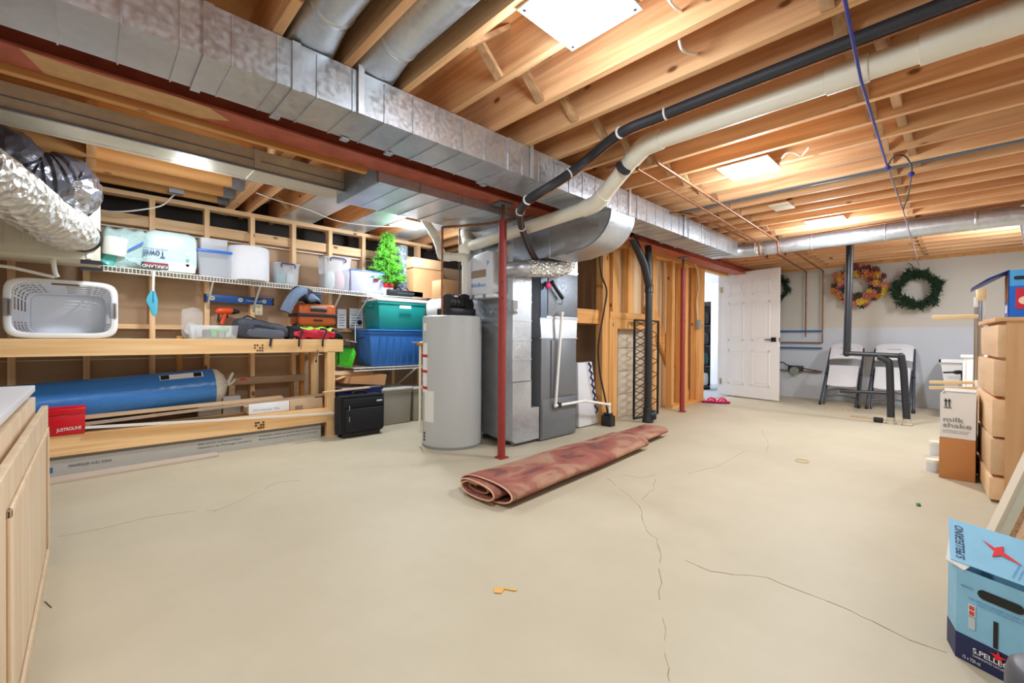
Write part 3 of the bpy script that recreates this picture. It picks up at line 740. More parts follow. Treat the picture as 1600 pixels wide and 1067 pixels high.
for x in (X0+.02, X1-.025):
    g = build('grip', MB().box(x-.02, x+.02, 4.45, 4.47, czb-.06, czb+.06), GP, lb, bevel=.008)
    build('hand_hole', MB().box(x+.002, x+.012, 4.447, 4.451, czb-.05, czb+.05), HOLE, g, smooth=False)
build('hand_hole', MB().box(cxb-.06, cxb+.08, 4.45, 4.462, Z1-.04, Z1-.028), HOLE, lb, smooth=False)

# ---- main wire shelf on the wall
def shz(x): return 1.548-.0222*(x-.05)
def wire_shelf(name, xa, xb, zf, y0, y1, label, lip=.035, braces=()):
    t = thing(name, ((xa+xb)/2, y1, zf((xa+xb)/2)-.2), label, 'shelf')
    for y, dz in ((y0, 0), (y0, -lip), ((y0+y1)/2, -.004), (y1, 0)):
        build('rail', MB().tube([(xa, y, zf(xa)+dz), (xb, y, zf(xb)+dz)], .0045, 6), WIRE, t)
    mb = MB(); x = xa
    while x <= xb:
        z = zf(x)
        mb.bar((x, y0, z), (x, y1, z), .004, .004); mb.bar((x, y0, z), (x, y0, z-lip), .004, .004); x += .024
    stuffpart(build('wires', mb, WIRE, t, smooth=False))
    for bx in braces:
        z = zf(bx); build('brace', MB().bar((bx, y0+.01, z-lip), (bx, y1+.005, z-.26), .014, .014), WIRE, t)
    return t
wire_shelf('wire_shelf', .05, 2.42, shz, 4.68, 4.945, 'long white wire shelf carrying paper towels and clear boxes', .04, (.79, 1.17, 1.95))
z2 = PY(620, 463, 4.62)[2]; xa2, xb2 = PY(574, 460, 4.62)[0], PY(668, 465, 4.62)[0]
wire_shelf('wire_shelf', xa2, xb2, lambda x: z2, 4.62, 4.945, 'short white wire shelf above the teal tote', .03, (xa2+.02,))
z3 = PY(610, 573, 4.5)[2]; xa3, xb3 = PY(553, 575, 4.5)[0], PY(662, 575, 4.5)[0]
wire_shelf('wire_shelf', xa3, xb3, lambda x: z3, 4.5, 4.945, 'low white wire shelf under the blue tote', .03, (xb3-.1,))

# ---- things on the main shelf
AQ = mat('aqua printed film', (214, 242, 244), .3, var=.1, vscale=7); AQW = mat('white paper film', (244, 248, 248), .35)
tp = thing('towel_pack', (.45, 4.8, 1.55), 'pale aqua plastic-wrapped pack of paper towels upside down on the wire shelf', 'paper towels')
x0, x1 = PY(226, 395, 4.7)[0], PY(309, 395, 4.7)[0]; zb, zt = shz(.5)+.006, PY(268, 362, 4.7)[2]
crk = lambda a: (lambda x, d: x+V(0, 0, .006*math.sin(x[0]*60+x[2]*35)*a)+V(0, .005*math.sin(x[2]*70+x[0]*25)*a, 0))
build('wrapped_rolls', soft(((x0+x1)/2, 4.81, (zb+zt)/2), ((x1-x0)/2, 0, 0), (0, .12, 0), (0, 0, (zt-zb)/2), 16, .28, crk(.6)), AQ, tp)
yf = 4.684
decal('white_band', (x0+.1, yf, zb+.005), (x1-.02, yf, zb+.005), (x1-.02, yf, zb+.07), (x0+.16, yf, zb+.085), AQW, tp, .004)
xl = PY(221, 407, 4.68)[0]; xr = PY(263, 407, 4.68)[0]
lbk = decal('brand_label', (xl, yf, zb+.012), (xr, yf, zb+.012), (xr, yf, zb+.066), (xl, yf, zb+.066), mat('label black', (44, 30, 32), .5), tp, .008)
decal('label_band', (xl+.02, yf, zb+.045), (xr, yf, zb+.045), (xr, yf, zb+.066), (xl+.02, yf, zb+.066), mat('label maroon', (150, 30, 56), .5), lbk, .0095)
text('lettering', 'KIRKLAND', (xr-.004, yf-.008, zb+.046), (-1, 0, 0), (0, 0, -1), .026, AQW, lbk, width=xr-xl-.01, lift=.0025, bold=True)
NAVY = mat('navy print', (24, 74, 130), .5)
xt0, xt1 = PY(224, 390, 4.68)[0], PY(258, 390, 4.68)[0]
text('lettering', 'Towel', (xt1, yf-.006, zb+.165), (-1, 0, 0), (0, 0, -1), .055, NAVY, tp, width=xt1-xt0, lift=.003, bold=True)
text('lettering', 'strong thick absorbent', (xt1+.02, yf-.006, zb+.185), (-1, 0, 0), (0, 0, -1), .014, NAVY, tp, width=xt1-xt0+.02, lift=.003)
for i, (dz, c) in enumerate(((.07, (230, 110, 120)), (.115, (110, 200, 180)), (.16, (226, 236, 240)))):
    build('print_mark', MB().cyl((x1-.075, yf-.004, zb+dz), (x1-.075, yf-.001, zb+dz), .013, 10), mat('print mark %d' % i, c, .5), tp)
xa, xb = PY(156, 395, 4.7)[0], PY(234, 395, 4.7)[0]
pk = thing('towel_pack', ((xa+xb)/2, 4.8, shz(.2)), 'torn open clear and aqua bag with a loose paper towel roll on the wire shelf', 'paper towels')
random.seed(3)
build('torn_film', soft(((xa+xb)/2, 4.79, (zb+zt)/2-.01), ((xb-xa)/2, 0, .0), (0, .1, 0), (0, 0, (zt-zb)/2-.01), 16, .45, crk(2.4)), mat('crumpled aqua film', (202, 236, 238), .25, bump=.9, bscale=26, alpha=.8), pk)
r0 = PY(178, 385, 4.68)
build('loose_roll', MB().lathe((r0[0], 4.685, r0[2]-.07), [(.0, 0), (.07, 0), (.074, .01), (.076, .13), (.07, .145), (.022, .145), (.02, .12)], 24, (.1, -.1, 1)), AQW, pk)
build('teal_fold', soft((xa+.05, 4.72, zb+.06), (.05, 0, .01), (0, .04, 0), (.01, 0, .06), 8, .6, crk(2)), mat('teal film', (88, 190, 184), .3), pk)
q0 = PY(200, 392, 4.68); q1 = PY(224, 380, 4.68)
decal('blue_print', q0+V(0, 0, -.012), q1+V(0, 0, -.012), q1+V(0, 0, .014), q0+V(0, 0, .01), mat('blue film print', (38, 108, 190), .4), pk, .012)
CLR = clearp('clear box plastic', (226, 232, 240), .42, .2); BLID = mat('bright blue lid', (52, 122, 222), .35); CFILM = clearp('frosted tub', (232, 236, 242), .72, .35)
def tub(name, px0, px1, pt, pb, Y, depth, label, lidm, lidh, body=CLR, taper=.92, lidover=.006, handle=None, seat=None, inner=None, group=None, cat='container'):
    x0, x1, z0, z1 = yface(px0, px1, pt, pb, Y)
    if seat is not None: z0 = seat
    cx, hx = (x0+x1)/2, (x1-x0)/2; cy = Y+depth/2; hy = depth/2
    t = thing(name, (cx, cy, z0), label, cat, group)
    zl = z1-lidh
    def rg(z, k): return [(cx+sx*hx*k, cy+sy*hy*k, z) for sx, sy in ((-1, -1), (1, -1), (1, 1), (-1, 1))]
    mb = MB().add(rg(z0, taper)+rg(zl, 1), [(3, 2, 1, 0), (0, 1, 5, 4), (1, 2, 6, 5), (2, 3, 7, 6), (3, 0, 4, 7)])
    build('body', mb, body, t, bevel=min(.012, hx*.1))
    if inner:
        i = 0
        for c in inner:
            f = (i+.5)/len(inner); s = hx*taper*.8/len(inner)
            build('contents', soft((cx-hx*.75+2*hx*.75*f, cy+.01, z0+.012+(zl-z0)*.3), (s, 0, 0), (0, hy*.7, 0), (0, 0, (zl-z0)*.3), 6, .5), mat('contents %d_%d_%d' % c, c, .6), t); i += 1
    if lidh:
        build('lid', MB().box(cx-hx-lidover, cx+hx+lidover, cy-hy-lidover, cy+hy+lidover, zl, z1), lidm, t, bevel=lidh*.3)
    if handle:
        w_, h_ = hx*.55, .03
        build('handle', MB().tube(smoothpath([(cx-w_, cy-hy-.012, zl-.03), (cx-w_, cy-hy-.016, zl+.006), (cx, cy-hy-.018, zl+.01), (cx+w_, cy-hy-.016, zl+.006), (cx+w_, cy-hy-.012, zl-.03)], 4), .007, 8), handle, t)
    return t
tub('storage_tub', 313, 356, 373, 394, 4.8, .12, 'open white translucent tub of small parts on the wire shelf', None, 0, CFILM, inner=((236, 240, 244), (220, 222, 226)), seat=shz(.8)+.004)
tub('storage_tub', 309, 366, 391, 427, 4.7, .09, 'clear food tub with a bright blue lid on the wire shelf', BLID, .025, CLR, .86, seat=shz(.8)+.006)
x0, x1, z0, z1 = yface(357, 425, 381, 433, 4.7)
rw = thing('packing_roll', ((x0+x1)/2, 4.81, z0), 'thick white roll of bubble wrap standing on the wire shelf', 'roll')
r_ = (x1-x0)/2*.95
build('wrap', MB().lathe(((x0+x1)/2, 4.95-r_, shz(1.05)+.006), [(r_*.97, 0), (r_, .02), (r_, z1-z0-.02), (r_*.95, z1-z0)], 40), mat('bubble wrap', (236, 238, 246), .5, bump=.35, bscale=90), rw)
build('core', MB().lathe(((x0+x1)/2, 4.95-r_, shz(1.05)+.006), [(.03, z1-z0-.001), (.03, z1-z0+.002)], 16), CARD, rw)
HB = mat('dark blue handle', (52, 72, 120), .4)
tub('storage_box', 431, 468, 411, 439, 4.7, .2, 'small clear latch box with a dark blue handle on the wire shelf', CLR, .02, CLR, .9, handle=HB, seat=shz(1.45)+.006, inner=((120, 170, 176), (214, 220, 226)))
tub('storage_box', 507, 548, 402, 443, 4.7, .2, 'taller clear latch box with a dark blue handle on the wire shelf', CLR, .022, CLR, .92, handle=HB, seat=shz(1.9)+.006, inner=((200, 214, 216), (216, 160, 170)))
bx = tub('storage_box', 548, 603, 423, 452, 4.69, .24, 'wide frosted box with a blue lid on the end of the wire shelf', BLID, .012, clearp('violet frosted plastic', (196, 200, 240), .8, .3), .96, seat=shz(2.2)+.006, inner=((190, 194, 232),))
q = PY(588, 438, 4.685); decal('flag_print', q+V(-.03, 0, -.015), q+V(.025, 0, -.015), q+V(.025, 0, .02), q+V(-.03, 0, .02), mat('red flag print', (190, 40, 56), .5), bx, .004)
decal('flag_corner', q+V(-.03, 0, .002), q+V(0, 0, .002), q+V(0, 0, .02), q+V(-.03, 0, .02), NAVY, bx, .005)
# ---- little fir tree in a red and white tin
fy = 4.66; q = PY(609, 449, fy)
ft = thing('fir_tree', (q[0], fy, z2), 'small bright green artificial fir in a red and white pot', 'plant')
zp = z2+.008
build('pot', MB().lathe((q[0], fy+.05, zp), [(.055, 0), (.058, .01), (.064, .14)], 24), mat('white tin', (236, 232, 232), .4), ft)
build('pot_band', MB().lathe((q[0], fy+.05, zp+.09), [(.0635, 0), (.066, .012), (.067, .05), (.06, .052)], 24), mat('red tin', (200, 40, 44), .4), ft)
ztop = PY(606, 362, fy)[2]; random.seed(5)
ZB = zp+.14
build('trunk', MB().tube([(q[0], fy+.05, zp+.1), (q[0], fy+.05, ztop-.03)], [.009, .004], 8), mat('bark', (96, 72, 48), .9), ft)
NG = mat('bright needles', (88, 172, 44), .6, var=.3, vscale=40)
for lay in range(12):
    f = lay/11; z = ZB+.02+(ztop-ZB-.06)*f; R = .18*(1-f)**.7+.035
    for b_ in range(11 if lay < 8 else 7):
        a = b_*2*math.pi/(11 if lay < 8 else 7)+lay*.7+random.uniform(-.2, .2)
        r = R*random.uniform(.8, 1.12); d = V(math.cos(a), math.sin(a)*.75, 0)
        p0 = V(q[0], fy+.05, z); p1 = p0+d*r+V(0, 0, r*random.uniform(-.1, .35))
        mb = MB().bar(p0, p1, .004, .004)
        for s in range(int(16+r*110)):
            u = random.uniform(.2, 1); pb = p0+(p1-p0)*u
            nd = unit(unit(p1-p0)+V(random.uniform(-1, 1), random.uniform(-1, 1), random.uniform(-.8, 1)))*random.uniform(.03, .05)
            mb.bar(pb, pb+nd, .0042, .003)
        build('branch', mb, NG, ft, smooth=False)
# ---- tube of baubles
q = PY(631, 447, 4.72); zt = PY(633, 385, 4.72)[2]
bt = thing('ornament_tube', (q[0], 4.77, z2), 'clear tube of blue and silver christmas baubles beside the fir', 'ornaments')
random.seed(9)
BL = [mat('blue bauble', (30, 84, 150), .12, metal=.8), mat('pale blue bauble', (120, 170, 210), .15, metal=.8), mat('silver bauble', (214, 220, 232), .12, metal=.9)]
z = z2+.04; k = 0
while z < zt-.03:
    for j in range(3):
        a = j*2.094+k*.6; build('bauble', MB().ball((q[0]+.034*math.cos(a), 4.77+.034*math.sin(a), z), .031, 12, 8), BL[(k+j*2) % 3], bt)
    z += .05; k += 1
build('tube', MB().lathe((q[0], 4.77, z2+.005), [(.072, 0), (.072, zt-z2), (.068, zt-z2+.004)], 24), clearp('clear tube film', (230, 240, 250), .16, .1), bt)
x0, x1, za, zb_ = yface(608, 661, 449, 460, 4.6)
vd = thing('video_recorder', ((x0+x1)/2, 4.64, z2), 'flat black disc player on the short wire shelf', 'electronics')
build('case', MB().box(x0, x1, 4.6, 4.7, z2+.006, z2+.075), BLK, vd, bevel=.004)
build('display', MB().box(x0+.1, x1-.12, 4.597, 4.6, z2+.03, z2+.05), mat('dark display', (60, 64, 72), .2), vd, smooth=False)
build('cable_heap', MB().tube(smoothpath([(x0+.12, 4.66, z2+.08), (x0+.16, 4.65, z2+.1), (x0+.2, 4.66, z2+.082), (x0+.24, 4.64, z2+.11), (x0+.3, 4.67, z2+.08)], 5), .006, 6), BLK, vd)
# ---- cardboard boxes at the shelf end
def carton(px0, px1, pt, pb, Y, depth, label, m=CARD, seat=None, lid=0, name='cardboard_box', group=None):
    x0, x1, z0, z1 = yface(px0, px1, pt, pb, Y)
    if seat is not None: z0 = seat
    t = thing(name, ((x0+x1)/2, Y+depth/2, z0), label, 'box', group)
    if lid:
        build('body', MB().box(x0, x1, Y, Y+depth, z0, z1-lid*.5), m, t, smooth=False)
        build('lid', MB().box(x0-.012, x1+.012, Y-.012, Y+depth+.012, z1-lid, z1), CARDL, t, bevel=.003)
    else:
        build('body', MB().box(x0, x1, Y, Y+depth, z0, z1), m, t, bevel=.003)
        build('flap_seam', MB().box(x0, x1, Y+depth*.49, Y+depth*.51, z1-.001, z1+.0015), CARDD, t, smooth=False)
    return t, (x0, x1, z0, z1)
t, q = carton(646, 690, 405, 466, 4.6, .3, 'large pale cardboard box with a lift-off lid on the short wire shelf', CARD, seat=z2+.006, lid=.12)
decal('print', (q[1]-.05, 4.6, q[2]+.12), (q[1]-.03, 4.6, q[2]+.12), (q[1]-.03, 4.6, q[2]+.2), (q[1]-.05, 4.6, q[2]+.2), NAVY, t)
sof = thing('water_softener', (2.72, 3.85, 0), 'white rounded plastic softener cabinet behind the water heater', 'tank')
build('cabinet', MB().box(2.74, 3.0, 3.8, 4.15, .0, 1.2), WPLAS, sof, bevel=.04)
build('lid', MB().box(2.66, 3.06, 3.75, 4.16, 1.2, 1.43), WPLAS, sof, bevel=.07)
t, q = carton(693, 722, 438, 461, 3.85, .22, 'small cardboard box on the shelf beside the grey vent pipe', CARD, seat=1.43)
t['label'] = 'small cardboard box sitting on the white softener cabinet'
# ---- totes
def tote(px0, px1, pt, pb, Y, depth, label, m, lidm, lidh, seat, taper=.88, ribs=0):
    x0, x1, z0, z1 = yface(px0, px1, pt, pb, Y); z0 = seat
    cx, hx, cy, hy = (x0+x1)/2, (x1-x0)/2, Y+depth/2, depth/2
    t = thing('storage_tote', (cx, cy, z0), label, 'tote')
    zl = z1-lidh
    def rg(z, k): return [(cx+sx*hx*k, cy+sy*hy*k, z) for sx, sy in ((-1, -1), (1, -1), (1, 1), (-1, 1))]
    build('body', MB().add(rg(z0, taper)+rg(zl, .97), [(3, 2, 1, 0), (0, 1, 5, 4), (1, 2, 6, 5), (2, 3, 7, 6), (3, 0, 4, 7), (4, 5, 6, 7)]), m, t, bevel=.02)
    build('rim', MB().box(cx-hx, cx+hx, cy-hy, cy+hy, zl-.035, zl), m, t, bevel=.008)
    if lidh: build('lid', MB().box(cx-hx-.008, cx+hx+.008, cy-hy-.008, cy+hy+.008, zl, z1), lidm, t, bevel=min(.012, lidh*.35))
    for i in range(ribs):
        f = (i+.5)/ribs; x = cx-hx*.72+2*hx*.72*f
        build('rib', MB().prism([(x-.012, cy-hy*taper-.004, z0+.02), (x+.012, cy-hy*taper-.004, z0+.02), (x+.012, cy-hy*.97-.006, zl-.07), (x-.012, cy-hy*.97-.006, zl-.07)], (0, .02, 0)), m, t, smooth=False)
    for s in (-1, 1): build('handle', MB().box(cx+s*hx*.98-.012, cx+s*hx*.98+.012, cy-.08, cy+.08, zl-.07, zl-.035), m, t, bevel=.005)
    return t, (x0, x1, z0, z1)
sb_ = z3+.006
t, q = tote(576, 664, 515, 571, 4.5, .42, 'blue ribbed storage tote on the low wire shelf', mat('blue tote plastic', (48, 110, 186), .45), mat('blue tote lid', (56, 118, 196), .45), .02, sb_, .86, 6)
ztq = q[3]
t, q = tote(590, 668, 468, 517, 4.5, .4, 'teal storage tote with a white lid and label stacked on the blue tote', mat('teal tote plastic', (20, 142, 138), .42), WPLAS, .03, ztq, .9)
decal('paper_label', (q[0]+.26, 4.49, q[3]-.105), (q[0]+.41, 4.49, q[3]-.105), (q[0]+.41, 4.49, q[3]-.07), (q[0]+.26, 4.49, q[3]-.07), WPLAS, t, .012)
GT = mat('taupe tote plastic', (164, 158, 146), .5); GTL = mat('pale tote lid', (214, 212, 204), .5)
tote(594, 645, 606, 658, 4.5, .43, 'wide taupe tote with a pale lid on the floor beside the suitcase', GT, GTL, .03, 0, .92)
tote(646, 676, 604, 652, 4.52, .41, 'taupe tote with a pale lid on the floor behind the water heater', GT, GTL, .03, 0, .92)
# ---- level, drill, outlet, papers on the studs
lv = thing('spirit_level', PY(373, 467, 4.95), 'long blue spirit level fixed across the studs above the bench', 'level')
a, b = PY(320, 465, 4.95), PY(426, 472, 4.95)
build('body', MB().bar(a, b, .02, .07), mat('level blue', (24, 92, 178), .4), lv, bevel=.004)
for f, r in ((.1, .02), (.5, .02), (.86, .02)):
    p = a+(b-a)*f+V(0, -.011, 0); e = build('vial_ring', MB().cyl(p, p+V(0, -.003, 0), r, 16), WPLAS, lv)
    build('vial', MB().cyl(p+V(0, -.003, 0), p+V(0, -.0045, 0), r*.6, 12), mat('vial green', (176, 196, 90), .2), e)
for f in (.0, 1.): build('end_cap', MB().bar(a+(b-a)*(f-.015), a+(b-a)*(f+.015), .023, .073), BLK, lv)
text('lettering', 'Mastercraft', a+(b-a)*.58+V(0, -.011, -.012), b-a, (0, 0, 1), .02, WPLAS, lv, width=.14)
dl = thing('cordless_drill', PY(355, 493, 4.93), 'orange and black cordless drill hung on a stud above the bench', 'drill')
ORG = mat('drill orange', (240, 84, 34), .42)
def dp_(px, py): return PY(px, py, 4.93)
build('motor_body', MB().tube([dp_(337, 488), dp_(341, 486), dp_(360, 486), dp_(363, 487)], [.022, .033, .033, .026], 14), ORG, dl)
build('chuck', MB().tube([dp_(362, 487), dp_(367, 487), dp_(374, 487)], [.027, .024, .014], 12), BLK, dl)
build('grip', MB().tube([dp_(352, 488), dp_(349, 498), dp_(346, 506)], [.02, .017, .022], 10), ORG, dl)
build('trigger', MB().ball(dp_(355, 494), (.012, .01, .016)), BLK, dl); build('back_handle', MB().tube([dp_(342, 490), dp_(341, 499), dp_(344, 505)], .008, 8), BLK, dl)
q = PY(404, 484, 4.93)
ob = thing('wall_outlet', q, 'ivory electrical outlet box on a stud behind the black backpack', 'outlet')
build('box', MB().box(q[0]-.033, q[0]+.033, 4.915, 4.96, q[2]-.055, q[2]+.055), mat('ivory', (226, 214, 180), .5), ob, bevel=.004)
for d in (-.022, .022): build('socket', MB().cyl((q[0], 4.915, q[2]+d), (q[0], 4.912, q[2]+d), .013, 12), mat('ivory dark', (196, 182, 146), .5), ob)
PAP = mat('white paper', (232, 234, 240), .7)
for i, (a, b, c, d, lb_) in enumerate(((527, 541, 483, 513, 'narrow white instruction sheet pinned behind the orange suitcase'), (546, 567, 482, 513, 'white instruction sheet with dark pictures hanging on the stud wall'))):
    x0, x1, z0, z1 = yface(a, b, c, d, 4.95)
    t = thing('instruction_sheet', ((x0+x1)/2, 4.95, z0), lb_, 'paper')
    build('sheet', MB().box(x0, x1, 4.948, 4.951, z0, z1), PAP, t, smooth=False)
    for k in range(5):
        build('printed_line', MB().box(x0+.02, x1-.02-.01*(k % 2), 4.9465, 4.948, z0+.03+k*.03, z0+.036+k*.03), INK, t, smooth=False)
    if i: build('picture', MB().cyl((x1-.04, 4.9465, z0+.07), (x1-.04, 4.948, z0+.07), .03, 12), INK, t)
q = PY(466, 470, 4.93)
# ---- squeegee with cloth hanging from the shelf
sq = thing('mop_cloth', PY(238, 490, 4.66), 'white handled duster with an aqua cloth hanging from the wire shelf', 'duster')
build('handle', MB().tube([PY(240, 424, 4.66), PY(239, 455, 4.66)], .009, 8), WPLAS, sq)
cl_ = [PY(x, y, 4.66) for x, y in ((238, 450), (243, 455), (247, 468), (246, 488), (243, 495), (238, 492), (234, 482), (228, 470), (230, 463))]
build('cloth', MB().prism(cl_, (0, .02, 0)), mat('aqua cloth', (84, 184, 214), .8), sq, bevel=.006)
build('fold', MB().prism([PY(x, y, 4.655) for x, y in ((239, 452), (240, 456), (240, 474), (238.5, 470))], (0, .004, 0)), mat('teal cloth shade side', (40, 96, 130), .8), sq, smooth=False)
# ---- clear bag and tub with green lid
q = PY(301, 497, 4.75)
cb = thing('clear_bag', (q[0], 4.75, BZ), 'clear plastic bag of screws standing on the bench behind the clear tub', 'bag')
zt_ = PY(301, 481, 4.75)[2]; hw = (PY(319, 497, 4.75)[0]-PY(284, 497, 4.75)[0])/2
build('film', soft((q[0], 4.77, (BZ+zt_)/2), (hw, 0, 0), (0, .025, 0), (0, 0, (zt_-BZ)/2), 10, .4, crk(1.5)), clearp('clear bag film', (240, 240, 240), .22, .15), cb)
build('hardware', soft((q[0], 4.77, BZ+.09), (hw*.8, 0, 0), (0, .02, 0), (0, 0, .05), 8, .7, crk(2)), mat('hardware', (206, 206, 206), .4, bump=.8, bscale=70), cb)
tb = tub('parts_tub', 296, 374, 508, 531, 4.5, .14, 'clear open tub of odds and ends on the workbench', None, 0, CLR, .9, seat=BZ+.001, inner=((196, 200, 204), (60, 64, 70), (92, 190, 96), (150, 156, 160), (220, 224, 226)))
q = PY(345, 514, 4.5); build('green_lid', MB().box(q[0]-.07, q[0]+.07, 4.53, 4.6, q[2]-.02, q[2]+.008), mat('green lid', (96, 206, 104), .4), tb, bevel=.005)
# ---- backpack
q0, q1 = PY(368, 515, 4.5)[0], PY(453, 515, 4.5)[0]; zt_ = PY(392, 496, 4.5)[2]
bp_ = thing('backpack', ((q0+q1)/2, 4.6, BZ), 'slumped charcoal backpack lying on the workbench', 'backpack')
DKF = mat('charcoal nylon', (56, 60, 72), .6, bump=.35, bscale=45)
def slump(x, d): 
    f = (x[0]-q0)/(q1-q0); return V(x[0], x[1]+.01*math.sin(x[0]*40), BZ+(x[2]-BZ)*(1.0-.45*max(0, f-.2)+.03*math.sin(f*17)))
build('main_bag', soft(((q0+q1)/2, 4.6, (BZ+zt_)/2+.002), ((q1-q0)/2, 0, 0), (0, .13, 0), (0, 0, (zt_-BZ)/2), 16, .5, slump), DKF, bp_)
build('front_pocket', soft((q0+.24, 4.49, BZ+.055), (.16, 0, -.01), (0, .03, 0), (0, 0, .045), 10, .5), mat('grey nylon', (84, 90, 104), .6), bp_)
build('zip', MB().tube(smoothpath([(q0+.07, 4.47, BZ+.08), (q0+.15, 4.462, BZ+.125), (q0+.28, 4.465, BZ+.105), (q0+.42, 4.475, BZ+.07)], 5), .004, 6), BLK, bp_)
build('strap', MB().bar(PY(424, 528, 4.4), PY(422, 541, 4.395), .02, .006, (0, 1, 0)), BLK, bp_)
build('top_handle', MB().tube(smoothpath([(q0+.06, 4.56, zt_-.03), (q0+.1, 4.55, zt_+.015), (q0+.2, 4.56, zt_-.03)], 5), .008, 8), BLK, bp_)
# ---- orange suitcase, jacket, folded backpack
x0, x1, z0, z1 = yface(462, 524, 475, 509, 4.58)
oc = thing('orange_case', ((x0+x1)/2, 4.66, z0), 'copper-orange hard case with dark clasps stacked on the workbench', 'suitcase')
ORC = mat('copper shell', (190, 92, 46), .3, metal=.3)
build('shell', soft(((x0+x1)/2, 4.67, (z0+z1)/2), ((x1-x0)/2, 0, 0), (0, .13, 0), (0, 0, (z1-z0)/2), 14, .22), ORC, oc)
build('band', MB().box(x0-.004, x1+.004, 4.532, 4.8, (z0+z1)/2-.022, (z0+z1)/2+.012), BLK, oc, bevel=.006)
for zz, m_ in ((.075, GRYP), (.045, BLK)): build('clasp', MB().box((x0+x1)/2-.07, (x0+x1)/2+.09, 4.528, 4.55, (z0+z1)/2+zz-.012, (z0+z1)/2+zz+.012), m_, oc, bevel=.004)
build('badge', MB().box((x0+x1)/2-.04, (x0+x1)/2+.05, 4.535, 4.55, z0+.045, z0+.065), BLK, oc, bevel=.003)
for x in (x0+.05, x1-.05): build('foot', MB().box(x-.02, x+.02, 4.58, 4.64, BZ+.1, z0+.02), BLK, oc, smooth=False)
zj = PY(466, 450, 4.55)[2]
jk = thing('grey_jacket', (x0+.03, 4.6, z1-.1), 'slate grey jacket draped over the orange case', 'jacket')
JM = mat('slate cloth', (112, 130, 156), .85, bump=.4, bscale=35); JD = mat('dark slate cloth', (58, 64, 80), .85, bump=.4, bscale=35)
p_ = lambda x, y, Y: PY(x, y, Y)
build('sleeve', MB().tube(smoothpath([p_(446, 487, 4.5), p_(452, 474, 4.5), p_(462, 460, 4.52), p_(472, 455, 4.58), p_(478, 460, 4.64)], 5), [.05]*21, 14), JM, jk)
build('body', soft(p_(483, 464, 4.62), (.12, 0, -.02), (0, .08, 0), (.01, 0, .065), 12, .7, crk(2.5)), JD, jk)
build('collar', MB().tube(smoothpath([p_(455, 458, 4.6), p_(463, 450, 4.6), p_(474, 452, 4.6), p_(484, 458, 4.57)], 5), .02, 10), mat('black collar', (30, 32, 38), .8), jk)
build('hem_fold', soft(p_(490, 466, 4.55), (.06, 0, -.01), (0, .03, 0), (0, 0, .035), 8, .7, crk(2)), JM, jk)
x0, x1 = PY(452, 520, 4.5)[0], PY(534, 520, 4.5)[0]
rb = thing('folded_backpack', ((x0+x1)/2, 4.6, BZ), 'flattened red, lime and black daypack under the orange case', 'backpack')
build('red_panel', soft(((x0+x1)/2-.02, 4.56, BZ+.05), ((x1-x0)/2*.85, 0, 0), (0, .12, 0), (0, 0, .046), 12, .6, crk(2)), mat('crimson nylon', (196, 26, 56), .55), rb)
build('lime_panel', soft(((x0+x1)/2, 4.6, BZ+.09), ((x1-x0)/2*.8, 0, 0), (0, .1, 0), (0, 0, .03), 12, .6, crk(2)), mat('lime nylon', (150, 206, 62), .55), rb)
build('black_panel', soft((x0+.05, 4.58, BZ+.07), (.06, 0, .02), (0, .1, 0), (0, 0, .065), 10, .6, crk(2)), BLKF, rb)
build('black_panel', soft((x1-.05, 4.58, BZ+.05), (.07, 0, -.02), (0, .1, 0), (0, 0, .045), 10, .6, crk(2)), BLKF, rb)
for px in (463, 500): build('strap', MB().tube(smoothpath([p_(px, 514, 4.44), p_(px+10, 516, 4.42), p_(px+5, 530, 4.39), p_(px+4, 541, 4.395)], 5), .009, 8), BLK, rb)
build('cord', MB().tube([p_(497, 546, 4.39), p_(494, 562, 4.39)], .003, 6), BLK, rb); build('toggle', MB().ball(p_(494, 564, 4.39), (.009, .009, .016)), INK, rb)
# ---- green bag on the bench end
gb = thing('green_bag', PY(541, 575, 4.45), 'bright green shopping bag hanging from the end of the workbench', 'bag')
pts = [PY(x, y, 4.47) for x, y in ((527, 543), (553, 543), (557, 552), (553, 566), (549, 575), (530, 571), (526, 560))]
build('bag_body', MB().prism(pts, (0, .09, 0)), mat('green woven plastic', (74, 214, 44), .45, bump=.5, bscale=30), gb, bevel=.012)
build('trim', MB().bar(PY(526, 541, 4.465), PY(553, 541, 4.465), .1, .02), BLK, gb)
build('handle', MB().tube(smoothpath([PY(530, 541, 4.47), PY(536, 531, 4.47), PY(546, 532, 4.47), PY(551, 541, 4.47)], 5), .006, 6), BLK, gb)
build('side_strap', MB().bar(PY(529, 545, 4.462), PY(529, 568, 4.462), .012, .004, (0, 1, 0)), BLK, gb)
build('clamp', MB().tube([PY(540, 532, 4.47), PY(557, 535, 4.47)], .007, 8).tube([PY(555, 505, 4.8), PY(555, 533, 4.6)], .006, 8), GRYP, gb)
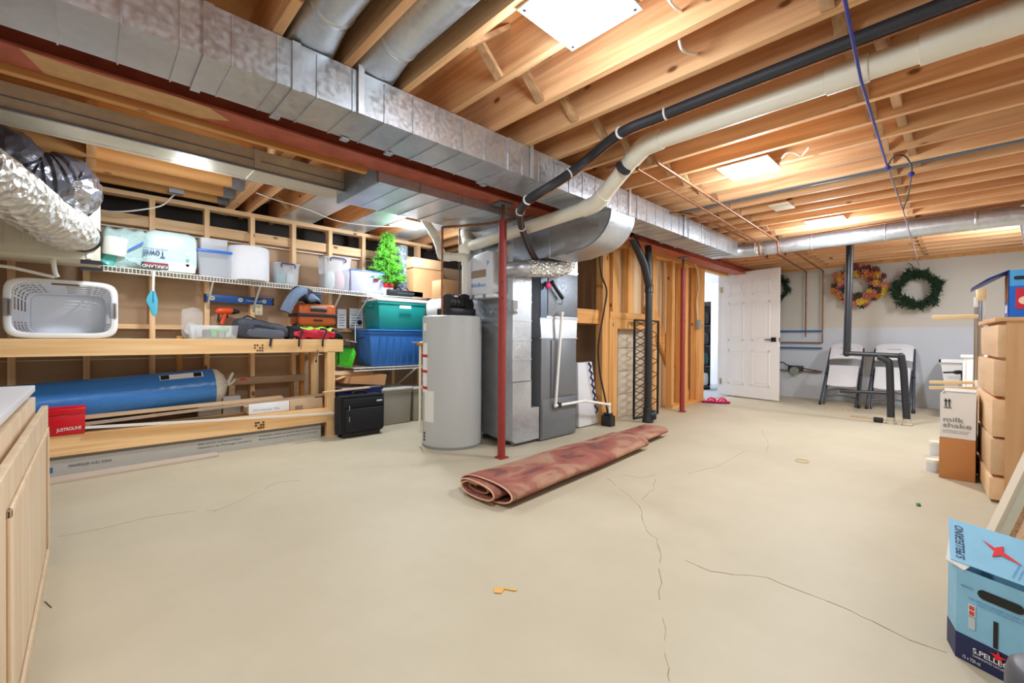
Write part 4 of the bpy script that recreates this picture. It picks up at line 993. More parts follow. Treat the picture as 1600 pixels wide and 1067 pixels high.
# ---- under the bench
t = thing('foam_roll', (.3, 4.65, .28), 'long blue foam roll wrapped in shiny plastic under the workbench', 'roll')
a, b = V(PY(30, 626, 4.62)[0], 4.62, .47), PY(336, 600, 4.66)
ZR_ = .145
a = V(-.6, 4.71, .46); b = PY(332, 603, 4.75)
build('blue_sleeve', MB().tube([a, b], [.168, .16], 32), mat('glossy blue film', (58, 128, 204), .24, bump=.18, bscale=20), t)
dr_ = unit(b-a)
build('plastic_end', MB().tube([b-dr_*.01, b+dr_*.04, b+dr_*.085, b+dr_*.11], [.157, .15, .1, .03], 20), mat('twisted clear film', (222, 216, 204), .35, bump=.8, bscale=30), t)
e = b+dr_*.1
build('twist_tail', MB().tube(smoothpath([e, e+V(.03, 0, .04), e+V(.06, 0, .11)], 4), [.02]*4+[.014]*4+[.006], 8).tube(smoothpath([e, e+V(.05, 0, .01), e+V(.08, 0, .05)], 4), [.018]*4+[.012]*4+[.006], 8), MATS['twisted clear film'], t)
q0_, q1_ = PY(251, 586, 4.5), PY(299, 581, 4.5)
lb2 = build('paper_label', MB().obox(a+(b-a)*.83+V(0, -.1, .1235), dr_*.15, unit(V(0, .7, .7)-dr_*(V(0, .7, .7)@dr_))*.026, (0, -.003, .003)), WPLAS, t, smooth=False)
for s in (-.115, .11): build('label_block', MB().obox(a+(b-a)*.83+dr_*s+V(0, -.102, .1255), dr_*.028, unit(V(0, .7, .7))*.022, (0, -.003, .003)), BLK, lb2, smooth=False)
x0, x1, z0, z1 = yface(66, 133, 636, 687, 4.42)
tbx = thing('red_toolbox', ((x0+x1)/2, 4.5, .28), 'small glossy red steel toolbox on the lower bench rail', 'toolbox')
RG = mat('gloss red enamel', (206, 14, 32), .25); zb = .292
build('box', MB().box(x0, x1, 4.4, 4.53, zb, z1-.055), RG, tbx, bevel=.006)
build('lid', MB().prism([(x0-.004, 4.395, z1-.055), (x0-.004, 4.535, z1-.055), (x0-.004, 4.53, z1-.01), (x0-.004, 4.5, z1), (x0-.004, 4.43, z1), (x0-.004, 4.395, z1-.012)], (x1-x0+.008, 0, 0)), RG, tbx, bevel=.004)
text('lettering', 'JUSTROLINE', (x0+.07, 4.4, zb+.03), (1, 0, .06), (0, 0, 1), .022, WPLAS, tbx, width=.125, bold=True)
# planks, boxes and strips on the lower shelf
def plank(px0, py0, px1, py1, Y0, Y1, w, tkn, m, label, name='plank', cat='board', **k):
    a, b = PY(px0, py0, Y0), PY(px1, py1, Y1)
    return one(name, MB().bar(a, b, w, tkn), m, label, cat, smooth=False, **k)
PINE = wood('pale pine strip', (226, 196, 158), (206, 170, 128), 0, knots=False)
plank(130, 652, 440, 620, 4.55, 4.55, .09, .02, PINE, 'pale pine plank lying aslant across the lower bench shelf')
plank(120, 664, 505, 616, 4.47, 4.5, .05, .018, mat('grey brown strip', (176, 152, 130), .7, var=.08), 'grey brown trim strip lying across the lower bench shelf under the foam roll')
plank(380, 634, 490, 620, 4.5, 4.5, .07, .018, PINE, 'short pine offcut on top of the beige carton')
plank(133, 668, 531, 645, 4.385, 4.385, .02, .018, mat('white moulding', (240, 236, 230), .5), 'long white moulding strip propped along the lower bench rail', 'moulding')
plank(505, 613, 577, 605, 4.3, 4.3, .05, .012, PINE, 'pale pine strip lying on the dark blue bin')
def longbox(px0, px1, pt, pb, Y, depth, label, m, seat=None, name='flat_carton'):
    x0, x1, z0, z1 = yface(px0, px1, pt, pb, Y)
    if seat is not None: z0 = seat
    t = thing(name, ((x0+x1)/2, Y+depth/2, z0), label, 'box')
    build('body', MB().box(x0, x1, Y, Y+depth, z0, z1), m, t, bevel=.003)
    return t, (x0, x1, z0, z1)
t, q = longbox(348, 478, 588, 612, 4.86, .06, 'long brown carton standing against the wall under the bench', mat('taupe cardboard', (176, 146, 118), .8), .53)
decal('red_mark', (q[0]+.14, 4.86, q[2]+.04), (q[0]+.2, 4.86, q[2]+.04), (q[0]+.2, 4.86, q[2]+.06), (q[0]+.14, 4.86, q[2]+.06), mat('red mark', (196, 50, 44), .5), t)
for xx in (q[0]+.05, q[1]-.12): build('support', MB().box(xx, xx+.05, 4.86, 4.9, .28, .53), PINE, t, smooth=False)
t, q = longbox(389, 452, 629, 648, 4.46, .2, 'white flat carton with pale blue print on the lower bench shelf', mat('white carton', (236, 240, 246), .6), .29)
text('lettering', 'dwe nocoupe  Mea', (q[0]+.03, 4.46, q[2]+.03), (1, 0, 0), (0, 0, 1), .02, mat('pale blue print', (128, 160, 200), .6), t, width=.22)
t, q = longbox(453, 504, 623, 640, 4.46, .2, 'beige printed carton on the lower bench shelf next to the leg', mat('beige carton', (206, 180, 150), .75), .282)
mb = MB()
for i in range(6): mb.box(q[0]+.05+i*.012, q[0]+.055+i*.012, 4.4585, 4.46, q[2]+.012, q[2]+.05)
stuffpart(build('barcode', mb, INK, t, smooth=False))
t, q = longbox(310, 346, 622, 634, 4.72, .08, 'small frosted parts box under the foam roll end', CFILM, .282)
t, q = longbox(349, 376, 619, 634, 4.72, .1, 'small frosted parts case beside the foam roll end', CFILM, .282)
# long grey carton on the floor
x0, x1 = -.88, PY(505, 680, 4.5)[0]
gc = thing('long_carton', (.3, 4.6, 0), 'very long pale grey carton lying on the floor under the bench', 'box')
GCM = mat('pale grey carton', (190, 188, 182), .75, var=.03)
build('lower_half', MB().box(x0, x1-.05, 4.43, 4.75, 0, .12), GCM, gc, smooth=False)
build('upper_half', MB().box(x0, x1-.055, 4.45, 4.75, .12, .2), mat('grey carton top', (178, 174, 168), .75), gc, bevel=.004)
for z in (.119, .158): build('fold_line', MB().box(x0, x1-.05, 4.4285 if z < .12 else 4.4485, 4.45, z-.0015, z+.0015), GRYP, gc, smooth=False)
BP = mat('blue black print', (44, 54, 84), .6)
def ctext(s, px0, px1, z, h, y=4.43): xa, xb = PY(px0, 700, y)[0], PY(px1, 700, y)[0]; text('lettering', s, (xa, y, z), (1, 0, 0), (0, 0, 1), h, BP, gc, width=xb-xa)
ctext('MANIPULER AVEC SOINS', 107, 174, .055, .02)
ctext('Slide bolt for Standard 4 Mount', 309, 378, .085, .016); ctext('Glissière de Montage standard', 309, 392, .055, .016)
ctext('Templates additional will fit the Standard Mount', 404, 500, .085, .015); ctext('Boîte d\'accessoires de Glissière de Montage', 404, 495, .055, .015)
ctext('Slide bolt for Standard 4 Mount', 323, 400, .17, .014, 4.45); ctext('Glissière de Montage', 262, 296, .17, .014, 4.45); ctext('MANIPULER AVEC SOINS', 195, 224, .17, .014, 4.45)
q = PY(73, 736, 4.43); decal('blue_blot', q+V(-.03, 0, -.02), q+V(.03, 0, -.02), q+V(.03, 0, .02), q+V(-.03, 0, .02), mat('blue blot', (70, 110, 160), .6), gc)
one('floor_trim', MB().prism([PZ(20, 769), PZ(67, 761), PZ(342, 714), PZ(338, 709), PZ(67, 752), PZ(20, 759)], (0, 0, .018)), mat('grey beige trim', (196, 180, 164), .7), 'flat beige trim board lying on the floor in front of the long carton', 'board', smooth=False)

# ================================================================== FLOOR BY THE BENCH END
x0, x1, z0, z1 = yface(531, 600, 617, 680, 4.2)
sc_ = thing('suitcase', ((x0+x1)/2, 4.25, 0), 'black soft-sided wheeled suitcase standing by the bench leg', 'suitcase')
zt = PY(566, 617, 4.2)[2]
build('body', MB().box(x0, x1, 4.2, 4.36, .03, zt), BLKF, sc_, bevel=.03)
build('front_pocket', MB().box(x0+.05, x1-.015, 4.17, 4.2, .06, zt-.13), BLKF, sc_, bevel=.012)
build('upper_pocket', MB().box(x0+.03, x1-.01, 4.185, 4.2, zt-.12, zt-.03), BLKF, sc_, bevel=.006)
build('piping', MB().tube(smoothpath([(x0+.01, 4.2, .06), (x0+.01, 4.2, zt-.04), (x0+.05, 4.2, zt-.005), (x1-.05, 4.2, zt-.005), (x1-.01, 4.2, zt-.04), (x1-.01, 4.2, .06)], 4), .006, 6), BLK, sc_)
build('handle', MB().tube(smoothpath([((x0+x1)/2-.08, 4.28, zt-.005), ((x0+x1)/2-.05, 4.28, zt+.03), ((x0+x1)/2+.05, 4.28, zt+.03), ((x0+x1)/2+.08, 4.28, zt-.005)], 5), .011, 8), BLK, sc_)
for x, z in ((x0+.08, zt-.09), (x0+.08, zt-.2)): build('zip_pull', MB().bar((x, 4.166, z), (x, 4.166, z-.05), .008, .006, (0, 1, 0)), STEEL, sc_)
build('badge', MB().box(x1-.09, x1-.03, 4.1825, 4.186, zt-.075, zt-.06), WPLAS, sc_, smooth=False)
for x in (x0+.05, x1-.05): build('wheel', MB().cyl((x-.015, 4.33, .03), (x+.015, 4.33, .03), .03, 14), BLK, sc_)
build('foot', MB().box(x0+.04, x1-.04, 4.21, 4.24, 0, .04), BLK, sc_, smooth=False)
x0, x1, z0, z1 = yface(527, 597, 605, 640, 4.42)
bb = thing('blue_crate', ((x0+x1)/2, 4.55, 0), 'dark blue storage crate behind the black suitcase', 'crate')
NB = mat('navy plastic', (28, 44, 120), .4); zc = z1
build('body', MB().box(x0, x1, 4.42, 4.7, 0, zc-.03), NB, bb, bevel=.01)
build('rim', MB().box(x0-.01, x1+.01, 4.41, 4.71, zc-.04, zc-.01), NB, bb, bevel=.005)
build('papers', MB().box(x0+.06, x1-.01, 4.43, 4.68, zc-.012, zc+.005), PAP, bb, smooth=False)
# open brown carton above the totes
oc2 = thing('open_carton', PY(565, 600, 4.42), 'open brown cardboard carton with raised flaps resting on the crates', 'box')
cz = max(zc, .42)
a = [PY(x, y, 4.4) for x, y in ((538, 607), (601, 609), (604, 587), (541, 582))]
zz = [p[2] for p in a]; dz_ = cz+.006-min(zz[0], zz[1])
a = [p+V(0, 0, dz_) for p in a]
for p in a: p[2] = min(p[2], z3-.075)
dep = V(-.03, .26, 0)
mb = MB().add(a+[p+dep for p in a], [(0, 1, 2, 3), (1, 5, 6, 2), (5, 4, 7, 6), (4, 0, 3, 7), (0, 4, 5, 1)])
build('carton_walls', mb, CARD, oc2, smooth=False, solid=.005)
build('side_flap', MB().prism([a[3], a[3]+dep, a[3]+dep+V(-.09, 0, -.03), a[3]+V(-.09, 0, -.03)], (0, 0, .005)), CARDL, oc2, smooth=False)
build('back_flap', MB().prism([a[3]+dep, a[2]+dep, a[2]+dep+V(.02, .06, .03), a[3]+dep+V(.02, .06, .04)], (0, .005, 0)), CARDL, oc2, smooth=False)
build('tape', MB().prism([p+V(0, -.004, 0) for p in (a[0]*.93+a[1]*.07, a[0]*.88+a[1]*.12, a[3]*.88+a[2]*.12, a[3]*.93+a[2]*.07)], (0, .003, 0)), CARDD, oc2, smooth=False)
# ================================================================== WATER HEATER
WX, WY, WR, WH_ = 2.457, 3.345, .277, 1.2
wh = thing('water_heater', (WX, WY, 0), 'tall pale grey cylindrical water heater with red warning labels', 'water heater')
HG = mat('heater grey enamel', (188, 191, 191), .42)
build('tank', MB().lathe((WX, WY, .02), [(WR-.006, -.02), (WR-.006, 0), (WR, .004), (WR, WH_-.05), (WR-.004, WH_-.03), (WR-.02, WH_-.02), (0.001, WH_-.014)], 64), HG, wh, ang=30)
build('base_ring', MB().lathe((WX, WY, .0), [(WR+.002, .0), (WR+.002, .022), (WR-.01, .024)], 64), mat('heater base grey', (140, 142, 146), .5), wh)
def arc_patch(name, a0, a1, z0, z1, m, par, lift=.0015):
    mb = MB(); n = 8; vs = []
    for k in range(n+1):
        a = math.radians(a0+(a1-a0)*k/n)
        for z in (z0, z1): vs.append((WX+(WR+lift)*math.cos(a), WY+(WR+lift)*math.sin(a), z))
    mb.add(vs, [(2*k, 2*k+2, 2*k+3, 2*k+1) for k in range(n)])
    return build(name, mb, m, par)
# camera sees the side facing angle ~233 deg; image left = smaller angle
AF = 233.7
WLB = mat('label white', (240, 240, 238), .55); RLB = mat('label red', (206, 28, 44), .5)
bigl = arc_patch('warning_label', 157, 180, .5, .95, WLB, wh)
for z in (.82, .68, .53): arc_patch('red_bar', 156.5, 180.5, z, z+.025, RLB, bigl, .003)
mb = MB()
for k in range(14):
    if k in (4, 9): continue
    z = .555+.02*k*.9; a0, a1 = math.radians(160), math.radians(178)
    mb.add([(WX+(WR+.003)*math.cos(a), WY+(WR+.003)*math.sin(a), zz) for a in (a0, a1) for zz in (z, z+.006)], [(0, 2, 3, 1)])
stuffpart(build('printed_lines', mb, GRYP, bigl))
arc_patch('info_sheet', 171, 198, .24, .52, mat('paper sheet', (228, 228, 224), .6), wh)
arc_patch('small_sticker', 163, 177, 1.06, 1.13, WLB, wh)
for z in (.06, .09, .12): arc_patch('vent_slot', 165, 173, z, z+.02, BLK, wh)
pv = V(WX+WR*math.cos(math.radians(156)), WY+WR*math.sin(math.radians(156)), .94)
rv = build('relief_valve', MB().cyl(pv, pv+V(-.045, .03, 0), .02, 14), mat('brass', (176, 130, 80), .35, metal=.9), wh)
build('valve_lever', MB().box(pv[0]-.1, pv[0]-.03, pv[1]+.01, pv[1]+.03, .95, .962), STEEL, rv, smooth=False)
build('overflow_pipe', MB().tube([pv+V(-.02, .0134, -.01), V(pv[0]-.02, pv[1]+.0134, .12)], .012, 10), CABLE, wh)
bl = thing('vent_blower', (WX+.02, WY-.03, WH_), 'black power vent blower on top of the water heater', 'blower')
bz = WH_+.006
build('base', MB().box(WX-.1, WX+.19, WY-.12, WY+.12, bz, bz+.07), BLK, bl, bevel=.012)
build('motor', MB().cyl((WX-.09, WY-.02, bz+.12), (WX+.08, WY-.02, bz+.12), .078, 24), BLK, bl)
for i in range(4): build('fin', MB().lathe((WX-.07+i*.045, WY-.02, bz+.12), [(.078, 0), (.085, .003), (.085, .012), (.078, .015)], 24, (1, 0, 0)), BLK, bl)
build('fan_housing', MB().cyl((WX+.1, WY-.06, bz+.1), (WX+.1, WY+.06, bz+.1), .11, 24), BLK, bl)
build('sticker', MB().box(WX-.04, WX+.0, WY-.085, WY-.075, bz+.17, bz+.185), WLB, bl, smooth=False)
# ================================================================== VENT PIPES
def pipe(name, pts, r, m, label, fit=(), cat='pipe', n=18, group=None, bands=None):
    t = thing(name, pts[len(pts)//2], label, cat, group)
    for a, b in zip(pts[:-1], pts[1:]): build('pipe_run', MB().cyl(a, b, r, n), m, t)
    for i in fit:
        p = V(pts[i]); a = unit(V(pts[i-1])-p); b = unit(V(pts[i+1])-p); L = r*2.2
        build('elbow', MB().tube(smoothpath([p+a*L, p+a*L*.5+b*L*.06, p+(a+b)*L*.15, p+b*L*.5+a*L*.06, p+b*L], 4), r*1.14, n), m, t)
    return t
XV = 2.62
A0 = V(2.43, YR+.01, 2.185); A1 = V(2.43, 1.36, 2.185); A2 = PX(931, 320, XV); A3 = PX(738, 384, 2.665)
t = pipe('vent_pipe', [A0, A1, A2, A3], .052, PVC, 'long cream plastic vent pipe dropping from the joists toward the furnace', (1, 2))
for p, d in ((A1+V(0, .14, -.1), A2-A1), (A2+V(0, .1, 0), A3-A2)):
    build('glue_ring', MB().lathe(p, [(.053, 0), (.0545, .002), (.0545, .005), (.053, .007)], 20, d), INK, t)
for px, L_, k in ((1315, .16, 1.15), (1490, .2, 1.2), (1575, .12, 1.25)):
    y = PX(px, 60, 2.43)[1] if False else PZ(px, 130-(px-1230)*.39, 2.185)[1]
    build('coupling', MB().lathe((2.43, y-L_/2, 2.185), [(.052, 0), (.052*k, .004), (.052*k, L_-.004), (.052, L_)], 20, (0, 1, 0)), PVC, t)
A4 = PY(736, 404, 3.72)
pipe('vent_pipe', [A3+V(.0, .05, .02), PY(727, 360, 3.6), PY(726, 348, 3.62)], .06, PVC, 'thick cream vent wye fitting hanging above the humidifier', ())
pipe('vent_pipe', [A3+V(-.02, .1, -.02), A4, PY(738, 410, 3.74)], .062, PVC, 'thick cream plastic stub pointing down beside the humidifier', ())
VX = PY(728, 440, WY)[0]
W0, W1, W2, W3, W4 = V(VX, WY, bz+.15), PY(728, 401, WY), PY(690, 402, 3.5), PY(683, 372, 3.62), PY(662, 341, 3.62)
pipe('exhaust_pipe', [W0, W1, W2, W3, W4], .038, PVC, 'cream plastic exhaust pipe rising from the black blower to the ceiling', (1, 2, 3))
# copper lines
def copper(pts, label, r=.009, m=COPPER, name='copper_pipe'): return pipe(name, [V(p) for p in pts], r, m, label, range(1, len(pts)-1), n=10)
C0 = PY(691, 492, 3.3)
copper([V(C0[0], 3.3, WH_), PY(691, 355, 3.3), V(PY(691, 355, 3.3)[0]+.25, 2.96, 2.02), V(2.75, 2.62, 2.06)], 'dark copper water line standing on the water heater', .011)
copper([PY(718, 460, 3.5), PY(718, 358, 3.5), PY(735, 353, 3.5)], 'short dark pipe loop behind the exhaust pipe', .008, ABS, 'gas_pipe')
yc = [1.43, 1.5, 1.56]
copper([V(2.62, 1.75, 2.2), V(2.62, 1.4, 2.2), V(2.68, 1.4, 2.16), V(5.8, 1.51, 2.16), V(5.86, 1.515, 2.03), V(6.2, 1.525, 2.03), V(6.26, 1.53, 2.16), V(8.85, 1.62, 2.16), V(8.85, 1.62, .95), V(8.85, 2.9, .95)], 'copper water pipe dropping down the far wall beside the autumn wreath', .011)
copper([V(2.7, 1.56, 2.17), V(5.8, 1.71, 2.17), V(5.86, 1.712, 2.03), V(6.2, 1.73, 2.03), V(6.26, 1.735, 2.17), V(8.85, 1.86, 2.17), V(8.85, 1.86, 1.05)], 'copper water pipe running under the joists and stopping midway down the far wall', .011)
copper([V(3.95, 1.93, 2.2), V(4.15, 1.82, 2.2), V(4.5, 1.79, 2.2), V(5.7, 1.8, 2.2)], 'short copper pipe branching off near the main duct', .01)
copper([V(6.1, 1.5, 2.232), V(5.98, .4, 2.228), V(5.95, -.55, 2.228)], 'copper pipe tucked above the long round duct', .01)
BLP = mat('blue pipe', (38, 96, 150), .4)
pipe('water_line', [V(8.84, 1.62, 1.15), V(8.84, 2.9, 1.15)], .013, BLP, 'upper blue water line along the far wall beside the door', ())
pipe('water_line', [V(8.84, 1.62, .86), V(8.84, 2.9, .86)], .013, BLP, 'lower blue water line along the far wall beside the door', ())
q = PX(1242, 576, 8.8)
vl = thing('valve_cluster', q, 'cluster of dark valves and wires on the ledge behind the door', 'valve')
build('valve_body', MB().box(8.78, 8.85, q[1]-.12, q[1]+.1, .46, .55), BLK, vl, bevel=.01)
build('wheel', MB().cyl((8.75, q[1], .46), (8.78, q[1], .46), .07, 16), mat('grey green', (130, 140, 124), .6), vl)
build('cable', MB().tube(smoothpath([(8.82, 2.6, .62), (8.8, 2.2, .6), (8.8, q[1]+.1, .55), (8.8, q[1]-.3, .48), (8.84, 1.62, .47)], 6), .01, 6), BLK, vl)
build('stem', MB().cyl((8.8, 2.6, .46), (8.8, 1.62, .46), .012, 8), COPPER, vl)
# black insulated hose from the joists to the plenum
hs = thing('black_hose', (2.3, 1.5, 2.2), 'black insulated refrigerant line strapped under the joists and looping to the plenum', 'hose')
hp_ = [V(2.2, YR+.02, 2.205), V(2.2, .3, 2.205), V(2.2, 1.1, 2.2), PZ(970, 207, 2.17), PY(925, 242, 1.7), PY(890, 270, 1.82), PY(850, 296, 1.9), PY(825, 312, 2.05), PY(813, 330, 2.25), PY(815, 355, 2.45), PY(826, 385, 2.6), PY(838, 407, 2.72)]
build('insulated_line', MB().tube(smoothpath(hp_, 6), .027, 12), mat('black foam', (44, 46, 54), .6), hs)
build('copper_line', MB().tube([p+V(.02, 0, -.026) for p in smoothpath(hp_, 6)], .006, 6), COPPER, hs)
for i in (2, 3, 5, 7, 8, 9): build('cable_tie', MB().lathe(V(hp_[i]), [(.03, 0), (.035, .002), (.035, .008), (.03, .01)], 14, unit(V(hp_[i+1])-V(hp_[i-1]))), WIRE, hs)
# thin cables
def cable(pts, label, r=.005, m=CABLE, name='electric_cable'): return one(name, MB().tube(smoothpath(pts, 6), r, 6), m, label, 'cable')
cable([PY(160, 330, 4.9), PY(200, 330, 4.8), PY(250, 322, 4.75), PZ(268, 308, 2.2), PZ(275, 302, 2.225)], 'white cable drooping from the ventilator to a joist box', .006, WIRE)
cable([PZ(400, 301, 2.225), PZ(430, 312, 2.2), PZ(480, 327, 2.2), PZ(520, 343, 2.19), PZ(555, 350, 2.19), PZ(605, 354, 2.2), PZ(630, 352, 2.22)], 'thin white cable crossing the sheet metal pans above the shelf', .004, WIRE)
cable([PZ(1060, 64, 2.24)+V(0, 0, .02), PZ(1066, 78, 2.23), PZ(1085, 84, 2.3), PZ(1110, 80, 2.34)], 'short white cable dipping below a joist near the first ceiling light', .006, WIRE)
cable([PZ(1045, 0, 2.24), PZ(1055, 12, 2.26), PZ(1068, 20, 2.34)], 'stub of white cable looping into a hole in the first joist', .006, WIRE)
cable([PZ(1222, 247, 2.23), PZ(1228, 240, 2.22), PZ(1240, 238, 2.22), PZ(1252, 243, 2.22), PZ(1264, 230, 2.23)], 'white cable looping behind the second ceiling light', .005, WIRE)
cable([PY(1085, 410, 2.86), PY(1090, 425, 2.86), PY(1092, 450, 2.86), PY(1089, 470, 2.86), PY(1090, 500, 2.86)], 'pale double cable hanging down to the switch box by the doorway', .009, CABLE)
q = PY(1091, 507, 2.86)
one('switch_box', MB().box(q[0]-.05, q[0]+.05, 2.83, 2.88, q[2]-.07, q[2]+.07), GRYP, 'small grey switch box on the last stud by the doorway', 'switch', bevel=.006)
cable([PY(937, 400, 2.83), PY(940, 430, 2.83), PY(948, 455, 2.83), PY(943, 490, 2.83), PY(935, 540, 2.83), PY(937, 580, 2.83), PY(945, 620, 2.83), PY(950, 648, 2.83)], 'black cable hanging down the stair post to the pump', .011, BLK)
cable([PY(1000, 372, 2.6), PY(1025, 385, 2.7), PY(1048, 400, 2.75), PY(1062, 397, 2.75), PY(1070, 392, 2.72)], 'thin pale cable drooping beneath the trunk by the stair wall', .005, CABLE)
# blue rope
RP = mat('blue rope', (62, 66, 160), .7); RPL = mat('faded grey rope', (150, 140, 160), .8)
rp = thing('blue_rope', (4., .36, 2.1), 'blue rope strung under the joists with a dangling loop toward the green wreath', 'rope')
r_pts = [V(.9, .28, 2.2), PZ(1320, 0, 2.105), PZ(1345, 125, 2.105), PZ(1387, 262, 2.2)]
build('main_line', MB().tube(r_pts, .006, 6), RP, rp)
e = PZ(1387, 262, 2.2); m_ = PZ(1411, 328, 2.06)
mid_ = min((PX(1411+25*t, 328+87*t, 6.02) for t in np.linspace(0, 1, 60)), key=lambda q: abs(q[2]-2.03))
build('tail_line', MB().tube([e, m_, mid_, PX(1436, 415, 8.7)], .005, 6), RPL, rp)
l0 = PZ(1424, 272, 2.13)
build('loop', MB().tube(smoothpath([e, PZ(1392, 250, 2.19), PZ(1402, 243, 2.18), PZ(1415, 245, 2.17), PZ(1424, 260, 2.15), l0, PZ(1420, 300, 2.1), m_], 6), .005, 6), INK, rp)
build('knot', MB().ball(e, .018, 8, 6), RP, rp); build('knot', MB().ball(l0, .018, 8, 6), RP, rp)

pipe('slate_pipe', [V(4.15, YR+.02, 2.27), V(4.15, 1.9, 2.27)], .036, mat('slate pipe', (96, 108, 122), .5), 'slate grey pipe tucked in the joist bay over the blank cover plate', ())

# ================================================================== VENTILATOR (upper left)
hv = thing('heat_recovery_unit', (-.4, 4.4, 1.5), 'beige ventilator box hung under the joists with two hose collars', 'ventilator')
BEI = mat('beige enamel', (222, 218, 200), .45)
VX1 = PY(157, 360, 4.2)[0]
build('cabinet', MB().box(-1.0, VX1, 4.2, 4.66, 1.52, 2.0), BEI, hv, bevel=.006)
build('end_trim', MB().box(VX1-.07, VX1-.045, 4.194, 4.2, 1.53, 1.99), mat('trim beige', (236, 234, 224), .45), hv, smooth=False)
x0, x1, z0, z1 = yface(6, 66, 338, 384, 4.2)
gp = build('control_panel', MB().box(x0, x1, 4.19, 4.2, z0, z1), BEI, hv, bevel=.004)
for i in range(9): build('louvre', MB().box(x0+.08+i*.017, x0+.088+i*.017, 4.186, 4.19, z0+.03, z1-.03), mat('louvre cream', (238, 236, 226), .5), gp, smooth=False)
for i in range(2): build('foot_bar', MB().box(VX1-.1, VX1+.012, 4.19, 4.23, 1.495-.045*i, 1.517-.045*i), BLK, hv, smooth=False)
build('drain_spout', MB().tube(smoothpath([PY(85, 398, 4.3), PY(84, 410, 4.3), PY(86, 425, 4.3), PY(90, 433, 4.3)], 5), .014, 10), WIRE, hv)
build('drain_tube', MB().tube([PY(-40, 410, 4.35), PY(20, 418, 4.33), PY(85, 433, 4.3)], .01, 8), WIRE, hv)
k1, k2 = PY(122, 322, 4.19), PY(128, 370, 4.19)
build('collar', MB().lathe(k1+V(0, .01, 0), [(.075, 0), (.08, .015), (.07, .03), (.001, .032)], 28, (0, -1, 0)), BLK, hv)
build('collar', MB().lathe(k2+V(0, .01, 0), [(.1, 0), (.105, .02), (.09, .05), (.001, .052)], 28, (0, -1, 0)), BLK, hv)
for px in (132, 140): build('hanger_chain', MB().tube([PY(135, 305, 4.22), PZ(134, 245, 2.23)], .006, 6), GALD, hv)
sf = thing('silver_flex_hose', PY(60, 340, 3.6), 'fat crinkled silver insulated hose plugged into the lower collar of the ventilator', 'duct')
pth = smoothpath([k2+V(0, -.03, 0), PY(112, 361, 3.98), PY(78, 345, 3.72), PY(40, 318, 3.45), PY(0, 290, 3.2), PY(-60, 250, 3.0)], 12)
random.seed(2)
rad = [.085+.045*min(1, i/14)+random.uniform(-.007, .007) for i in range(len(pth))]
build('foil_sleeve', MB().tube(pth, rad, 32), foil('hose foil', (220, 218, 212), 26, .8, .32, .6), sf)
bf = thing('black_film_hose', PY(80, 280, 4.1), 'fat black film wrapped hose on the upper collar of the ventilator', 'duct')
pth = smoothpath([k1+V(.0, -.02, .02), PY(118, 300, 4.02), PY(104, 276, 3.98), PY(80, 275, 3.95), PY(45, 268, 3.93), PY(10, 235, 3.9), PY(-40, 222, 3.9)], 8)
rad = [.08+.055*min(1, i/9)+.006*math.sin(i*2.1) for i in range(len(pth))]
build('film_sleeve', MB().tube(pth, rad, 28), foil('black film', (96, 98, 110), 14, .7, .22, .5), bf)
build('silver_cuff', MB().tube(pth[3:14], [r+.004 for r in rad[3:14]], 28), foil('grey film', (188, 190, 198), 16, .9, .2, .9), bf)
build('blue_tape', MB().ball(PY(114, 309, 4.04), (.05, .03, .03)), mat('blue tape', (90, 150, 200), .4), bf)
# joist boxes
q = PZ(275, 297, 2.232)
one('junction_box', MB().box(q[0]-.05, q[0]+.05, q[1]-.03, q[1]+.03, 2.2, 2.235), GALD, 'small metal junction box on a joist over the bench', 'junction box', smooth=False)
# ================================================================== PALE CABINET (left foreground)
PW = wood('pale birch', (232, 212, 184), (218, 192, 160), 2, rough=.45, knots=False, fine=16)
cbn = thing('base_cabinet', (-.5, 2.1, 0), 'pale wood base cabinet with a white worktop at the end of the room', 'cabinet')
build('carcass', MB().box(-.8, -.2, 1.2, 2.53, 0, .775), PW, cbn, smooth=False)
build('worktop', MB().box(-.85, -.16, 1.1, 2.57, .775, .8), mat('white laminate', (232, 234, 238), .4), cbn, bevel=.003)
for i, (xo, y0, y1, zt, lb_) in enumerate(((-.185, 1.5, 2.66, .745, 'tall pale birch cabinet door leaning on the white-topped cabinet'), (-.152, 1.35, 2.72, .7, 'second pale birch cabinet door leaning in front of the first'))):
    t = thing('cabinet_door', (xo, 2.1, 0), lb_, 'cabinet door')
    build('slab', MB().box(xo, xo+.02, y0, y1, 0.0, zt), PW, t, bevel=.003)
    if i:
        for a, b, c, d in ((y0+.08, y1-.09, zt-.1, zt-.08), (y0+.08, y1-.09, .1, .12), (y0+.08, y0+.1, .1, zt-.08), (y1-.11, y1-.09, .1, zt-.08)):
            build('moulding', MB().box(xo+.02, xo+.028, a, b, c, d), PW, t, bevel=.003)
